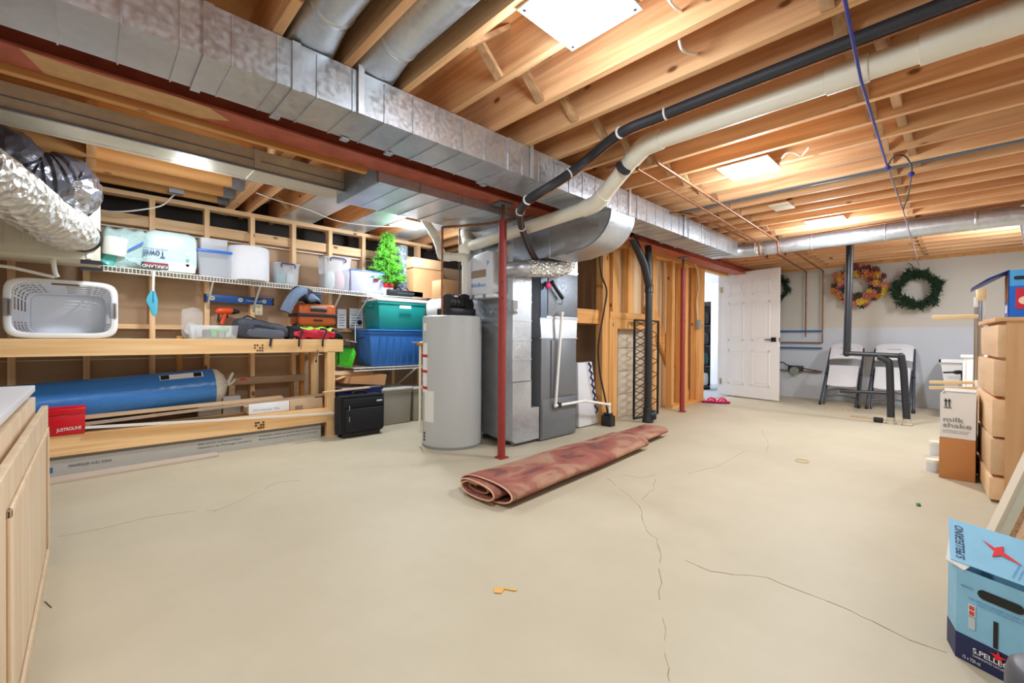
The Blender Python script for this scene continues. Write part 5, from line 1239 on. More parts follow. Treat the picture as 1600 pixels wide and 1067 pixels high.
# ================================================================== RUG
def rug_mat():
    m, N, L, b = newmat('rug pile')
    g = N.new('ShaderNodeNewGeometry')
    mp = N.new('ShaderNodeMapping'); mp.inputs['Scale'].default_value = (1.5, 2.4, 2.4); mp.inputs['Location'].default_value = (.35, .2, .1)
    L.new(g.outputs['Position'], mp.inputs['Vector'])
    n = N.new('ShaderNodeTexNoise'); n.inputs['Scale'].default_value = 1.7; n.inputs['Detail'].default_value = 4; n.inputs['Distortion'].default_value = .9
    L.new(mp.outputs[0], n.inputs['Vector'])
    r = N.new('ShaderNodeValToRGB'); r.color_ramp.interpolation = 'EASE'
    e = r.color_ramp.elements; e[0].position = .36; e[0].color = (*lin((122, 86, 82)), 1); e[1].position = .62; e[1].color = (*lin((184, 144, 120)), 1)
    x = e.new(.43); x.color = (*lin((160, 98, 86)), 1); x = e.new(.5); x.color = (*lin((162, 110, 96)), 1); x = e.new(.53); x.color = (*lin((174, 132, 112)), 1)
    L.new(n.outputs['Fac'], r.inputs['Fac'])
    n2 = N.new('ShaderNodeTexNoise'); n2.inputs['Scale'].default_value = 180; n2.inputs['Detail'].default_value = 2
    L.new(g.outputs['Position'], n2.inputs['Vector'])
    mx = N.new('ShaderNodeMix'); mx.data_type = 'RGBA'; mx.blend_type = 'OVERLAY'; mx.inputs['Factor'].default_value = .35
    L.new(r.outputs['Color'], mx.inputs['A']); L.new(n2.outputs['Color'], mx.inputs['B'])
    L.new(mx.outputs['Result'], b.inputs['Base Color']); b.inputs['Roughness'].default_value = .95; b.inputs['Specular IOR Level'].default_value = .1
    bp = N.new('ShaderNodeBump'); bp.inputs['Strength'].default_value = .5; bp.inputs['Distance'].default_value = .01
    L.new(n2.outputs['Fac'], bp.inputs['Height']); L.new(bp.outputs['Normal'], b.inputs['Normal'])
    return m
rg_ = thing('rolled_rug', (2.9, 2.05, 0), 'flat rolled reddish brown floral rug lying on the floor', 'rug')
NT, NL, TURN = 150, 40, 3.6
random.seed(4)
def spiral(f):
    """f 0 = outer loose end, 1 = centre; flattened spiral section"""
    a = 2*math.pi*TURN*f-.55*math.pi
    k = 1-.80*f
    hw_, hz = .262*k, .066*(1-.78*f)
    sg = lambda q, p: math.copysign(abs(q)**p, q)
    y = hw_*sg(math.cos(a), .8); z = hz*sg(math.sin(a), .9)
    return y+.13*f, z*.98+.068-.012*f
mb = MB(); vs = []
for j in range(NL+1):
    u = j/NL
    for i in range(NT+1):
        f = i/NT; y, z = spiral(f)
        Lx = 1.86 if f < .28 else 2.5
        if .28 <= f < .34: Lx = 1.86+.64*(f-.28)/.06
        x = 1.73+Lx*u+.03*math.sin(f*9)*(1-u)
        yc_ = 2.0+.16*(x-1.73)/2.5
        vs.append((x, yc_+y*(1+.05*math.sin(3*u+1)), max(.004, z*(1-.12*u)+.004*math.sin(11*u+f*20))))
mb.add(vs, [(j*(NT+1)+i, j*(NT+1)+i+1, (j+1)*(NT+1)+i+1, (j+1)*(NT+1)+i) for j in range(NL) for i in range(NT)])
build('pile', mb, rug_mat(), rg_, ang=80, solid=.007)
edge = [V(vs[i])+V(-.004, 0, 0) for i in range(NT+1)]
build('bound_edge', MB().tube(edge, .0052, 6), mat('rug binding', (222, 178, 148), .9), rg_)
build('backing', MB().tube([V(vs[NT+1+i])*1+V(-.01, 0, -.006) for i in range(20, NT+1)], .004, 5), mat('dark rug backing', (70, 50, 36), .9), rg_)
# ================================================================== STAIR WALL THINGS
AX, AY = PY(1013, 560, 2.6)[0], 2.6
ab = thing('drain_stack', (AX, AY, 0), 'black vertical drain stack with a floor trap beside the red post', 'pipe')
build('stack', MB().cyl((AX, AY, .12), (AX, AY, 1.62), .042, 20), ABS, ab)
build('hub', MB().lathe((AX, AY, 1.55), [(.042, 0), (.05, .006), (.05, .09), (.042, .1)], 20), ABS, ab)
w1 = V(AX, AY, 1.62)
build('wye', MB().tube([w1, PY(1006, 412, 2.6), PY(998, 393, 2.6), PY(985, 366, 2.6)], [.045, .046, .046, .046], 18), ABS, ab)
build('upper_stub', MB().cyl(w1, (AX+.01, AY+.02, 2.11), .04, 18), ABS, ab)
build('base_hub', MB().lathe((AX, AY, 0), [(.065, 0), (.065, .04), (.055, .06), (.055, .17), (.045, .18)], 20), ABS, ab)
build('trap_cap', MB().lathe((AX, AY, .09), [(.04, 0), (.055, .03), (.06, .08), (.05, .095), (.001, .1)], 18, (.55, -.83, 0)), ABS, ab)
gt = thing('lattice_gate', PY(1009, 655, 2.8), 'tall black metal lattice gate leaning behind the drain stack', 'gate')
gx0, gx1, gz0, gz1 = yface(991, 1028, 501, 652, 2.8)
gz0 = .01
for a, b in (((gx0, gz0), (gx0, gz1)), ((gx1, gz0), (gx1, gz1)), ((gx0, gz0), (gx1, gz0)), ((gx0, gz1), (gx1, gz1))):
    build('frame_bar', MB().bar((a[0], 2.8, a[1]), (b[0], 2.8, b[1]), .022, .022, (0, 1, 0)), BLK, gt)
nD = 7; W_ = gx1-gx0; st = (gz1-gz0)/nD
for i in range(nD):
    for s in (0, 1):
        za, zb = gz0+i*st, gz0+(i+1)*st
        if s: za, zb = zb, za
        build('lattice_bar', MB().bar((gx0, 2.8, za), (gx1, 2.8, zb), .008, .008, (0, 1, 0)), BLK, gt)
        zm = (za+zb)/2
        build('lattice_bar', MB().bar((gx0, 2.805, zm), (gx0+W_/2, 2.805, zb), .008, .008, (0, 1, 0)), BLK, gt)
BEB = mat('beige blocks', (206, 190, 168), .7, var=.03)
x0, x1, _, zt = yface(963.5, 985, 508, 655, 3.02)
for i, lb_ in enumerate(('bottom beige block of the stack under the stairs', 'second beige block up in the stack under the stairs', 'third beige block up in the stack under the stairs', 'topmost beige block of the stack under the stairs')):
    hgt = zt/4
    one('storage_block', MB().box(x0, x1+.35, 3.0, 3.3, i*hgt+.001, (i+1)*hgt-.003), BEB, lb_, 'box', bevel=.008)
sl = thing('folded_pad', PY(920, 655, 2.95), 'white folded pad with a navy zigzag edge leaning beside the furnace', 'pad')
pts = [PY(x, y, 2.93) for x, y in ((903, 567), (925, 565), (936, 648), (934, 655), (905, 640))]
pts[3][2] = .012; pts[2][2] = .05; pts[4][2] = .012
build('pad', MB().prism(pts, (0, .05, 0)), mat('pad white', (226, 228, 234), .6), sl, bevel=.008)
zz = [PY(921+12*f+(1.6 if i % 2 else -1.6), 567+78*f, 2.925) for i, f in enumerate(np.linspace(0, 1, 15))]
build('zigzag_edge', MB().tube(zz, .013, 6), mat('navy edge', (34, 44, 84), .7), sl)
q = PZ(1110, 629)
PK = mat('pink rubber', (226, 24, 110), .5)
for i, (dx, dy) in enumerate(((0, 0), (.05, -.145))):
    t = thing('flip_flop', q+V(dx, dy, 0), 'bright pink flip-flop on the floor in front of the doorway', 'shoe', 'pink flip-flops by the door')
    d = unit(V(.6, -.55, 0)); n = V(-d[1], d[0], 0); c = q+V(dx, dy, 0)
    pl_ = []
    for k in range(20):
        a = 2*math.pi*k/20; pl_.append(c+d*.14*math.cos(a)+n*(.052+.01*math.cos(a))*math.sin(a)+V(0, 0, .001))
    build('sole', MB().prism(pl_, (0, 0, .022)), mat('dark pink sole', (110, 20, 60), .6), t, bevel=.004)
    build('footbed', MB().prism([p+V(0, 0, .023) for p in pl_], (0, 0, .008)), PK, t)
    for s in (-1, 1): build('strap', MB().tube(smoothpath([c+d*.085+V(0, 0, .03), c+d*.03+n*.03*s+V(0, 0, .075), c-d*.03+n*.055*s+V(0, 0, .03)], 5), .012, 8), PK, t)
# hall shelf seen through the doorway
hs_ = thing('hall_shelf', (8.75, 3.65, 0), 'tall black shelf of small goods in the white room behind the door', 'shelf')
build('back_frame', MB().box(8.84, 8.86, 3.46, 3.9, 0, 1.75), BLK, hs_, smooth=False)
for z in (.05, .45, .85, 1.25, 1.65): build('shelf_board', MB().box(8.6, 8.85, 3.46, 3.9, z, z+.03), BLK, hs_, smooth=False)
for z in (.08, .48, .88, 1.28):
    build('stored_goods', soft((8.72, 3.55, z+.13), (.1, 0, 0), (0, .08, 0), (0, 0, .125), 6, .4), mat('goods %.2f' % z, random.choice(((50, 60, 74), (206, 210, 212), (40, 80, 86), (30, 32, 36))), .6), hs_)
# ================================================================== FAR WALL
FLOW = [mat('yellow flower', (206, 170, 52), .7), mat('orange flower', (190, 112, 44), .7), mat('pink flower', (196, 112, 100), .7), mat('burgundy leaf', (100, 38, 46), .7), mat('dusty rose', (170, 90, 96), .7), mat('dark leaf', (46, 56, 36), .7)]
def flower_mesh(r):
    mb = MB(); n = 9
    for k in range(n):
        a = 2*math.pi*k/n; c, s = math.cos(a), math.sin(a)
        mb.add([(0, 0, 0), (-.25*r, r*.55*c-.22*r*s, r*.55*s+.22*r*c), (-.12*r, r*c, r*s), (-.25*r, r*.55*c+.22*r*s, r*.55*s-.22*r*c)], [(0, 1, 2, 3)])
    mb.ball((-.16*r, 0, 0), (.2*r, .32*r, .32*r), 8, 5)
    return mb
def wreath_frame(px0, px1, pt, pb, X=8.86):
    a, b = PX(px0, (pt+pb)/2, X), PX(px1, (pt+pb)/2, X); t_, b_ = PX((px0+px1)/2, pt, X), PX((px0+px1)/2, pb, X)
    return V(X, (a[1]+b[1])/2, (t_[2]+b_[2])/2), abs(a[1]-b[1])/2, abs(t_[2]-b_[2])/2
c, ry, rz = wreath_frame(1298, 1386, 414, 478)
aw = thing('autumn_wreath', c-V(0, 0, rz), 'yellow, orange and burgundy flower wreath on the far wall', 'wreath')
build('twig_ring', MB().tube([c+V(-.02, ry*.72*math.cos(a), rz*.72*math.sin(a)) for a in np.linspace(0, 2*math.pi, 33)[:-1]], .055, 10, closed=True), mat('twigs', (84, 60, 40), .9), aw)
random.seed(12); fm = {}
for i in range(92):
    a = 2*math.pi*(i*.618034 % 1)+random.uniform(-.1, .1); k = random.uniform(.5, .98); ci = random.choice((0, 0, 0, 1, 1, 2, 2, 3, 3, 4, 5, 5))
    nm = 'leaf' if ci in (3, 5) else 'flower'
    o = fm.get(ci)
    p = c+V(-.06-random.uniform(0, .045), ry*k*math.cos(a), rz*k*math.sin(a))
    if o is None:
        o = build(nm, flower_mesh(.062 if ci < 3 else .07), FLOW[ci], aw); fm[ci] = o
    else: o = o.copy(); COL.objects.link(o)
    o.location = tuple(p-WLOC[aw.name]+WLOC[aw.name]*1) if False else tuple(p)
    # mesh vertices are relative to the wreath base, so shift by the base once
    o.location = tuple(p); s = random.uniform(.75, 1.2); o.scale = (s, s, s); o.rotation_euler = (random.uniform(0, 6), random.uniform(-.3, .3), random.uniform(-.3, .3))
for ci, o in fm.items():
    me = o.data
    for v in me.vertices: v.co = Vector(V(v.co)+WLOC[aw.name])
for ch in aw.children:
    if ch.name.split('.')[0] in ('flower', 'leaf'): ch.location = tuple(V(ch.location)-WLOC[aw.name])
PINEG = mat('dark pine needles', (40, 66, 44), .8, var=.3, vscale=30)
def sprig(mb, p, d, L, n, nl):
    q = p+d*L; mb.bar(p, q, .006, .006)
    for k in range(n):
        u = random.uniform(.1, 1); b = p+(q-p)*u
        nd = unit(d+V(random.uniform(-1, 1), random.uniform(-1, 1), random.uniform(-1, 1)))*nl*random.uniform(.7, 1.2)
        mb.bar(b, b+nd, .009, .004)
def pine_wreath(c, ry, rz, label, ns=64, seed=3, r_in=.5, bits=True):
    random.seed(seed)
    t = thing('pine_wreath', c-V(0, 0, rz), label, 'wreath')
    build('twig_ring', MB().tube([c+V(-.02, ry*.7*math.cos(a), rz*.7*math.sin(a)) for a in np.linspace(0, 2*math.pi, 33)[:-1]], .022, 8, closed=True), PINEG, t)
    for i in range(ns):
        a = 2*math.pi*i/ns+random.uniform(-.05, .05); k = random.uniform(.55, .8)
        p = c+V(-.04-random.uniform(0, .03), ry*k*math.cos(a), rz*k*math.sin(a))
        tang = V(random.uniform(-.5, 0), -ry*math.sin(a)+random.uniform(-.2, .5)*ry*math.cos(a), rz*math.cos(a)+random.uniform(-.2, .5)*rz*math.sin(a))
        mb = MB(); sprig(mb, p, unit(tang), random.uniform(.12, .19), 40, .07); build('sprig', mb, PINEG, t, smooth=False)
    if bits:
        for k in range(7):
            a = random.uniform(0, 6.28); build('silver_berry', MB().ball(c+V(-.1, ry*.7*math.cos(a), rz*.7*math.sin(a)), .012, 8, 6), mat('silver berry', (200, 204, 214), .3, metal=.6), t)
    return t
c, ry, rz = wreath_frame(1393, 1476, 421, 484)
gw = pine_wreath(c, ry, rz, 'dark green pine wreath hanging at the end of the blue rope')
build('hook_wire', MB().tube(smoothpath([c+V(-.03, .02, rz*.9), c+V(-.03, .06, rz*1.2), c+V(-.03, .1, rz*1.35)], 4), .005, 6), INK, gw)
c, ry, rz = wreath_frame(1190, 1237, 431, 474, 8.8)
pine_wreath(c, ry, rz, 'dark pine wreath half hidden behind the open white door', 36, 8, bits=False)
# folding chairs
CW = mat('chair white resin', (226, 229, 236), .45); CG = mat('charcoal tube', (72, 78, 90), .4, metal=.4)
def chair(y0, y1, label):
    t = thing('folding_chair', (8.1, (y0+y1)/2, 0), label, 'chair', 'folding chairs against the far wall')
    yc_, hw_ = (y0+y1)/2, (y0-y1)/2
    B, T_ = V(8.08, yc_, .0), V(8.76, yc_, .93); d = unit(T_-B); nrm = unit(np.cross(d, V(0, -1, 0)))
    if nrm[0] > 0: nrm = -nrm
    L = np.linalg.norm(T_-B)
    P = lambda u, s, n=0.: B+V(0, u*hw_, 0)+d*(s*L)+nrm*n
    for u in (-1, 1):
        build('front_leg', MB().tube([P(u, .015), P(u*.93, .55), P(u*.88, .93)], .016, 10), CG, t)
        build('rear_leg', MB().tube([P(u*.82, .03, -.03), P(u*.84, .5, -.03), P(u*.86, .62, -.02)], .014, 10), CG, t)
        build('foot_cap', MB().cyl(P(u, .006), P(u, .05), .021, 10), BLK, t)
        build('hinge', MB().ball(P(u*.93, .5), .022, 8, 6), BLK, t)
    for s, k in ((.13, .05), (.22, .06)):
        build('stretcher', MB().tube([P(u, s+k*(1-u*u), -.02) for u in np.linspace(-.9, .9, 9)], .011, 8), CG, t)
    def slab(s0, s1, w, th, crown, m, name):
        mb = MB(); n = 10
        pr = []
        for k in range(n+1): u = -1+2*k/n; pr.append((u*w, s1+crown*(1-u**4)))
        for k in range(n+1): u = 1-2*k/n; pr.append((u*w, s0-(.015 if name == 'seat' else -.02)*(1-u**4)))
        return build(name, MB().prism([P(u, s, .012) for u, s in pr], nrm*th), m, t, bevel=.006)
    slab(.30, .62, .78, .035, .0, CW, 'seat')
    bk = slab(.72, .955, .86, .03, .04, CW, 'backrest')
    for s in (.8, .9): build('handle_slot', MB().obox(P(0, s, .0435), (0, hw_*.32, 0), d*.006, nrm*.002), mat('slot grey', (168, 172, 182), .5), bk, smooth=False)
    return t
chair(1.5, 1.03, 'white and charcoal folding chair leaning under the autumn wreath')
chair(.94, .44, 'white and charcoal folding chair leaning under the pine wreath')
# black rough-in plumbing
KX = 6.88
rp_ = thing('rough_in_pipe', (KX, .5, 0), 'black plastic plumbing stand rising from the floor to the far joists', 'pipe')
K = lambda px, py: PX(px, py, KX)
vtop = K(1328, 392); v0 = K(1323, 552); hR = K(1408, 556); f1, f2 = K(1392, 650), K(1417, 655)
build('vertical_pipe', MB().cyl(v0, V(KX, vtop[1], 2.225), .04, 18), ABS, rp_)
build('horizontal_pipe', MB().cyl(v0, hR, .028, 16), ABS, rp_)
for p, s in ((v0, .043), (hR, .036)): build('elbow', MB().ball(p, s, 14, 10), ABS, rp_)
build('drop_pipe', MB().tube([hR, K(1412, 580), V(KX, f2[1], .06)], .036, 16), ABS, rp_)
build('drop_pipe', MB().tube(smoothpath([K(1372, 557), K(1385, 563), K(1390, 575), V(KX, f1[1], .06)], 5), .037, 16), ABS, rp_)
build('side_arm', MB().tube([K(1390, 614), K(1312, 611)], .02, 12), ABS, rp_)
for f in (f1, f2): build('floor_collar', MB().lathe((KX, f[1], 0), [(.05, 0), (.05, .02), (.04, .03), (.04, .08)], 16), mat('chipped cement', (190, 182, 166), .9, bump=.6, bscale=60), rp_)
build('coupling', MB().box(KX-.03, KX+.03, f1[1]+.07, f1[1]+.16, .005, .06), BLK, rp_, bevel=.01)
for a, b, lb_ in (((1288, 638), (1330, 642), 'pale wooden strip on the floor under the first folding chair'), ((1330, 651), (1392, 658), 'pale wooden strip on the floor beside the black plumbing stand')):
    p, q = PZ(*a), PZ(*b); p[2] = q[2] = .008
    one('wood_strip', MB().bar(p, q, .05, .014), PINE, lb_, 'strip', smooth=False)
# laundry tub and white cabinet by the dresser
q = PX(1486, 570, 8.3); y0, y1 = PX(1504, 575, 8.3)[1], PX(1470, 575, 8.3)[1]; zt = PX(1486, 563, 8.3)[2]
lt = thing('laundry_tub', (8.5, (y0+y1)/2, 0), 'white laundry tub with a black spout behind the stacked boxes', 'sink')
build('basin', MB().add([(8.34, y0+.04, zt-.35), (8.7, y0+.04, zt-.35), (8.7, y1-.04, zt-.35), (8.34, y1-.04, zt-.35), (8.3, y0, zt), (8.78, y0, zt), (8.78, y1, zt), (8.3, y1, zt)], [(3, 2, 1, 0), (0, 1, 5, 4), (1, 2, 6, 5), (2, 3, 7, 6), (3, 0, 4, 7)]), WPLAS, lt, smooth=False, solid=.012)
build('rim', MB().box(8.27, 8.3, y0-.02, y1+.02, zt-.03, zt+.01).box(8.27, 8.8, y1, y1+.02, zt-.03, zt+.01), WPLAS, lt, smooth=False)
for x in (8.36, 8.7):
    for y in (y0+.05, y1-.05): build('leg', MB().cyl((x, y, 0), (x, y, zt-.34), .02, 10), WPLAS, lt)
sp = PX(1497, 583, 8.2)
build('spout', MB().tube(smoothpath([sp+V(0, -.05, -.14), sp+V(0, -.04, 0), sp+V(0, .02, .01), sp+V(0, .14, 0)], 4), [.02]*6+[.026]*3+[.012]*4, 10), BLK, lt)
y0, y1 = PX(1527, 580, 7.6)[1], PX(1504, 580, 7.6)[1]; zt = PX(1514, 555, 7.6)[2]
wc = thing('white_cabinet', (7.8, (y0+y1)/2, 0), 'narrow white cabinet standing beyond the chrome rack', 'cabinet')
build('carcass', MB().box(7.6, 8.0, y0-.2, y1, 0, zt-.03), WHITE, wc, smooth=False)
build('top', MB().box(7.58, 8.02, y0-.22, y1+.02, zt-.03, zt), WHITE, wc, bevel=.004)
build('door', MB().box(7.585, 7.6, y0-.18, y1-.03, .06, zt-.06), WHITE, wc, bevel=.006)
# ================================================================== DRESSER SIDE
N0 = V(4.0, -.145, 0); e1 = unit(V(.9, .05, 0)); e2 = V(e1[1], -e1[0], 0)
DRW = wood('beech veneer', (222, 178, 132), (208, 160, 114), 2, rough=.42, knots=False, fine=14)
DRF = wood('beech drawer veneer', (232, 196, 156), (222, 182, 140), 0, rough=.42, knots=False, fine=14)
ds = thing('dresser', N0+e1*.45+e2*.22, 'beech five-drawer dresser against the side wall', 'dresser')
D = lambda a, b, z: N0+e1*a+e2*b+V(0, 0, z)
def dbox(a0, a1, b0, b1, z0, z1): return MB().obox(D((a0+a1)/2, (b0+b1)/2, (z0+z1)/2), e1*(a1-a0)/2, e2*(b1-b0)/2, (0, 0, (z1-z0)/2))
build('carcass', dbox(0, .9, .05, .45, .0, 1.12), DRW, ds, smooth=False)
build('top', dbox(-.008, .92, .0, .455, 1.12, 1.145), DRW, ds, bevel=.003)
for i, (z0, z1, o_) in enumerate(((.9, 1.1, .015), (.66, .88, .0), (.41, .64, -.004), (.175, .395, -.008), (.02, .155, -.012))):
    build('drawer', dbox(.006, .894, o_, .06, z0, z1), DRF, ds, bevel=.002)
z1_ = 1.1455
# blue carton on the dresser
CB = mat('sky blue carton', (76, 168, 232), .45); CB2 = mat('royal blue carton', (20, 108, 214), .45); CBN = mat('navy carton', (22, 66, 156), .45)
bc = thing('blue_carton', D(.1, .25, z1_), 'open sky and royal blue snack carton on the dresser', 'box')
cA = PX(1575, 487, D(.02, .12, 0)[0]); cx0 = 4.03
ya, yb = PX(1577, 455, cx0)[1], PX(1577, 455, cx0)[1]-.36
za, zb, zm = z1_, PX(1580, 422, cx0)[2], PX(1580, 447, cx0)[2]
build('lower_walls', MB().box(cx0, cx0+.3, yb, ya, za, zm), CB2, bc, smooth=False)
build('upper_walls', MB().box(cx0+.002, cx0+.3, yb, ya, zm, zb), CB, bc, smooth=False)
sd = MB().prism([(cx0, ya+.0015, za+.002), (cx0+.3, ya+.0015, za+.002), (cx0+.3, ya+.0015, zb-.002), (cx0, ya+.0015, zb-.002)], (0, .002, 0))
sdo = build('side_panel', sd, CBN, bc, smooth=False)
build('side_picture', MB().box(cx0+.02, cx0+.28, ya+.003, ya+.006, za+.1, zb-.02), mat('pretzel print', (150, 92, 44), .6, var=.5, vscale=28), sdo, smooth=False)
build('side_mark', MB().box(cx0+.08, cx0+.2, ya+.003, ya+.006, za+.03, za+.08), WPLAS, sdo, smooth=False)
yh = PX(1588, 435, cx0)[1]
build('hand_hole', MB().prism([(cx0-.001, yh+.01*math.cos(a)-(.0 if math.cos(a) > 0 else .1), (zm+zb)/2+.011*math.sin(a)) for a in np.linspace(0, 2*math.pi, 17)[:-1]], (.003, 0, 0)), BLK, bc, smooth=False)
yr_ = PX(1587, 463, cx0)[1]
rl = build('red_panel', MB().box(cx0-.003, cx0, yr_-.13, yr_+.0, za+.05, zm-.012), mat('red print', (206, 40, 64), .5), bc, smooth=False)
build('pale_disc', MB().cyl((cx0-.003, yr_-.035, za+.1), (cx0-.005, yr_-.035, za+.1), .024, 16), mat('cream print', (244, 222, 196), .5), rl)
f0 = V(cx0, ya, zb); fl_ = PX(1521, 458, cx0)
build('open_flap', MB().prism([f0, f0+V(.3, 0, 0), V(cx0+.3, ya+.16, zb-.1), V(cx0+.02, ya+.16, zb-.1), V(cx0, ya+.09, zb-.045)], (0, 0, .004)), CBN, bc, smooth=False)
# boxes in front of the dresser
KB = V(4.46, .101, 0); KA = V(4.452, -.082, 0); kd = unit(KA-KB); kn = V(-kd[1], kd[0], 0)
if kn[0] < 0: kn = -kn
wd_ = np.linalg.norm(KA-KB)
t = thing('brown_box', KB, 'plain brown cardboard box on the floor against the dresser', 'box')
build('body', MB().obox(KB+kd*wd_/2+kn*.15+V(0, 0, .1485), kd*wd_/2, kn*.15, (0, 0, .1485)), mat('kraft brown', (186, 126, 72), .75), t, bevel=.003)
build('flap_seam', MB().obox(KB+kd*wd_/2+kn*.15+V(0, 0, .2975), kd*wd_/2, kn*.002, (0, 0, .001)), CARDD, t, smooth=False)
t = thing('white_box', KB+V(0, 0, .3), 'open white hair product box stacked on the brown box', 'box')
WB = mat('white carton board', (226, 226, 224), .6)
wp = lambda u, z, n=0.: KB+kd*(u*wd_)+kn*n+V(0, 0, z)
mb = MB().add([wp(u, z, n) for z in (.3, .615) for u, n in ((.02, .003), (.99, .003), (.99, .28), (.02, .28))], [(3, 2, 1, 0), (0, 1, 5, 4), (1, 2, 6, 5), (2, 3, 7, 6), (3, 0, 4, 7)])
build('walls', mb, WB, t, smooth=False, solid=.004)
build('inner_flap', MB().prism([wp(.04, .612, .27), wp(.96, .612, .27), wp(.96, .632, .29), wp(.04, .632, .29)], (0, 0, .003)), WB, t, smooth=False)
GI = mat('grey print', (140, 140, 140), .6)
text('lettering', 'milk', wp(.09, .415, -.001), kd, (0, 0, 1), .034, GI, t, width=wd_*.58, bold=True)
text('lettering', 'shake', wp(.09, .375, -.001), kd, (0, 0, 1), .034, GI, t, width=wd_*.78, bold=True)
text('lettering', 'professional haircare', wp(.09, .348, -.001), kd, (0, 0, 1), .008, INK, t, width=wd_*.74)
text('lettering', 'color & styling specialist', wp(.09, .335, -.001), kd, (0, 0, 1), .008, INK, t, width=wd_*.7)
for u in (.17, .27):
    build('arrow_mark', MB().obox(wp(u, .545, -.003), kd*.003, kn*.0015, (0, 0, .022)).prism([wp(u-.05, .562, -.004), wp(u+.05, .562, -.004), wp(u, .582, -.004)], kn*.003), INK, t, smooth=False)
build('arrow_bar', MB().obox(wp(.22, .516, -.003), kd*wd_*.11, kn*.0015, (0, 0, .002)), INK, t, smooth=False)
for (px, py), lb_, h_ in (((1462, 697), 'small clear container with white lid behind the brown box', .1), ((1458, 722), 'small cream container lying beside the brown box', .07)):
    q = PZ(px, py+14); 
    t = thing('small_container', (q[0], q[1], 0), lb_, 'container')
    build('body', MB().cyl((q[0], q[1], 0.0), (q[0], q[1], h_), .04, 16), CFILM, t); build('cap', MB().cyl((q[0], q[1], h_), (q[0], q[1], h_+.02), .042, 16), PVC, t)
# chrome and wood rack
RX_, RY_ = 5.02, -.045
rk = thing('clothes_rack', (RX_, RY_, 0), 'chrome clothes rack with pale wooden arms beside the dresser', 'rack')
WDA = wood('pale dowel wood', (236, 214, 168), (222, 194, 144), 1, knots=False)
R_ = lambda px, py: PX(px, py, RX_)
p1, p2 = R_(1533, 470), R_(1526, 476)
build('main_pole', MB().cyl((RX_, p1[1], .02), (RX_, p1[1], p1[2]), .02, 14), STEEL, rk)
build('side_pole', MB().cyl((RX_+.01, p2[1], .02), (RX_+.01, p2[1], p2[2]), .014, 12), STEEL, rk)
build('base', MB().cyl((RX_, RY_, 0), (RX_, RY_, .02), .1, 20), STEEL, rk)
build('top_knob', MB().lathe((RX_, p1[1], p1[2]), [(.024, 0), (.028, .01), (.026, .04), (.03, .07), (.028, .09), (.001, .095)], 16), WDA, rk)
build('clip_cap', MB().box(RX_-.01, RX_+.03, p2[1]-.015, p2[1]+.015, p2[2]-.02, p2[2]+.06), WPLAS, rk, bevel=.004)
a, b = R_(1540, 494), R_(1456, 496)
build('upper_arm', MB().bar(a, b, .03, .034), WDA, rk, bevel=.008)
for y in (598, 606):
    a, b = R_(1530, y), R_(1452, y-1); build('lower_arm', MB().bar(a+V(.0 if y < 600 else -.05, 0, 0), b+V(.0 if y < 600 else -.05, 0, 0), .02, .026), WDA, rk, bevel=.005)
build('arm_clamp', MB().cyl((RX_, p1[1], R_(1530, 607)[2]), (RX_, p1[1], R_(1530, 594)[2]), .03, 12), WPLAS, rk)
# leaning boards
PBW = mat('white melamine', (226, 214, 196), .5); PBE = mat('particle board edge', (190, 156, 122), .85, var=.35, vscale=90); PBS = mat('sage board face', (158, 156, 136), .6)
for i, (xx, yb_, m_, lb_) in enumerate(((3.0, -.072, PBW, 'cream melamine board leaning on the side wall nearest the dresser'), (2.77, -.085, PBS, 'sage faced particle board leaning on the side wall between two boards'), (2.54, -.1, PBE, 'raw particle board leaning on the side wall behind the mineral water carton'))):
    t = thing('leaning_board', (xx, yb_, 0), lb_, 'board')
    dv = unit(V(0, -.5, 1.75)); B = V(xx, yb_, .006); L = 1.75
    nv = V(0, dv[2], -dv[1])
    build('board', MB().obox(B+dv*L/2-nv*.009, V(.11, 0, 0), dv*L/2, nv*.009), m_, t, smooth=False)
    build('chipboard_edge', MB().obox(B+dv*L/2-nv*.009+V(-.111, 0, 0), V(.002, 0, 0), dv*L/2, nv*.0095), PBE if i else PBW, t, smooth=False)
# mineral water carton
LBL = mat('pale blue carton', (138, 196, 226), .5, var=.05, vscale=12); NVB = mat('navy carton band', (24, 34, 84), .5)
pc = thing('water_carton', (1.97, 0, 0), 'pale blue and navy mineral water carton with its flap raised', 'box')
C0_ = V(1.968, .001, 0); m1_ = unit(V(-.04, -.09, 0)); c1_ = V(2.053, .021, 0); m2_ = V(-m1_[1], m1_[0], 0)
if m2_[0] < 0: m2_ = -m2_
HTC, BND = .285, .082
base = [C0_, C0_+m1_*.42, C0_+m1_*.42+m2_*.26, c1_+m2_*.2]
base.append(c1_)
def shell(z0, z1, grow, m, name):
    cc = sum(base)/len(base); n = len(base)
    P = [b_+unit(b_-cc)*grow for b_ in base]
    mb = MB().add([p+V(0, 0, z0) for p in P]+[p+V(0, 0, z1) for p in P], [(i, (i+1) % n, n+(i+1) % n, n+i) for i in range(n)])
    return build(name, mb, m, pc, smooth=False)
shell(BND, HTC, 0, LBL, 'blue_walls'); shell(0.001, BND, .0008, NVB, 'navy_band')
build('inside', MB().prism([b_*.97+sum(base)/len(base)*.03+V(0, 0, .16) for b_ in base], (0, 0, .01)), BLK, pc, smooth=False)
nf = np.cross(m1_, V(0, 0, 1)); nf = nf if nf@m2_ < 0 else -nf      # outward normal of the main face
W = lambda u, z, n=.0015: C0_+m1_*u+V(0, 0, z)+nf*n
oval = [W(.1+.014*math.cos(a)+(.036 if i <= 12 else -.036), .23+.014*math.sin(a)) for i, a in enumerate(np.linspace(-math.pi/2, 1.5*math.pi, 26))]
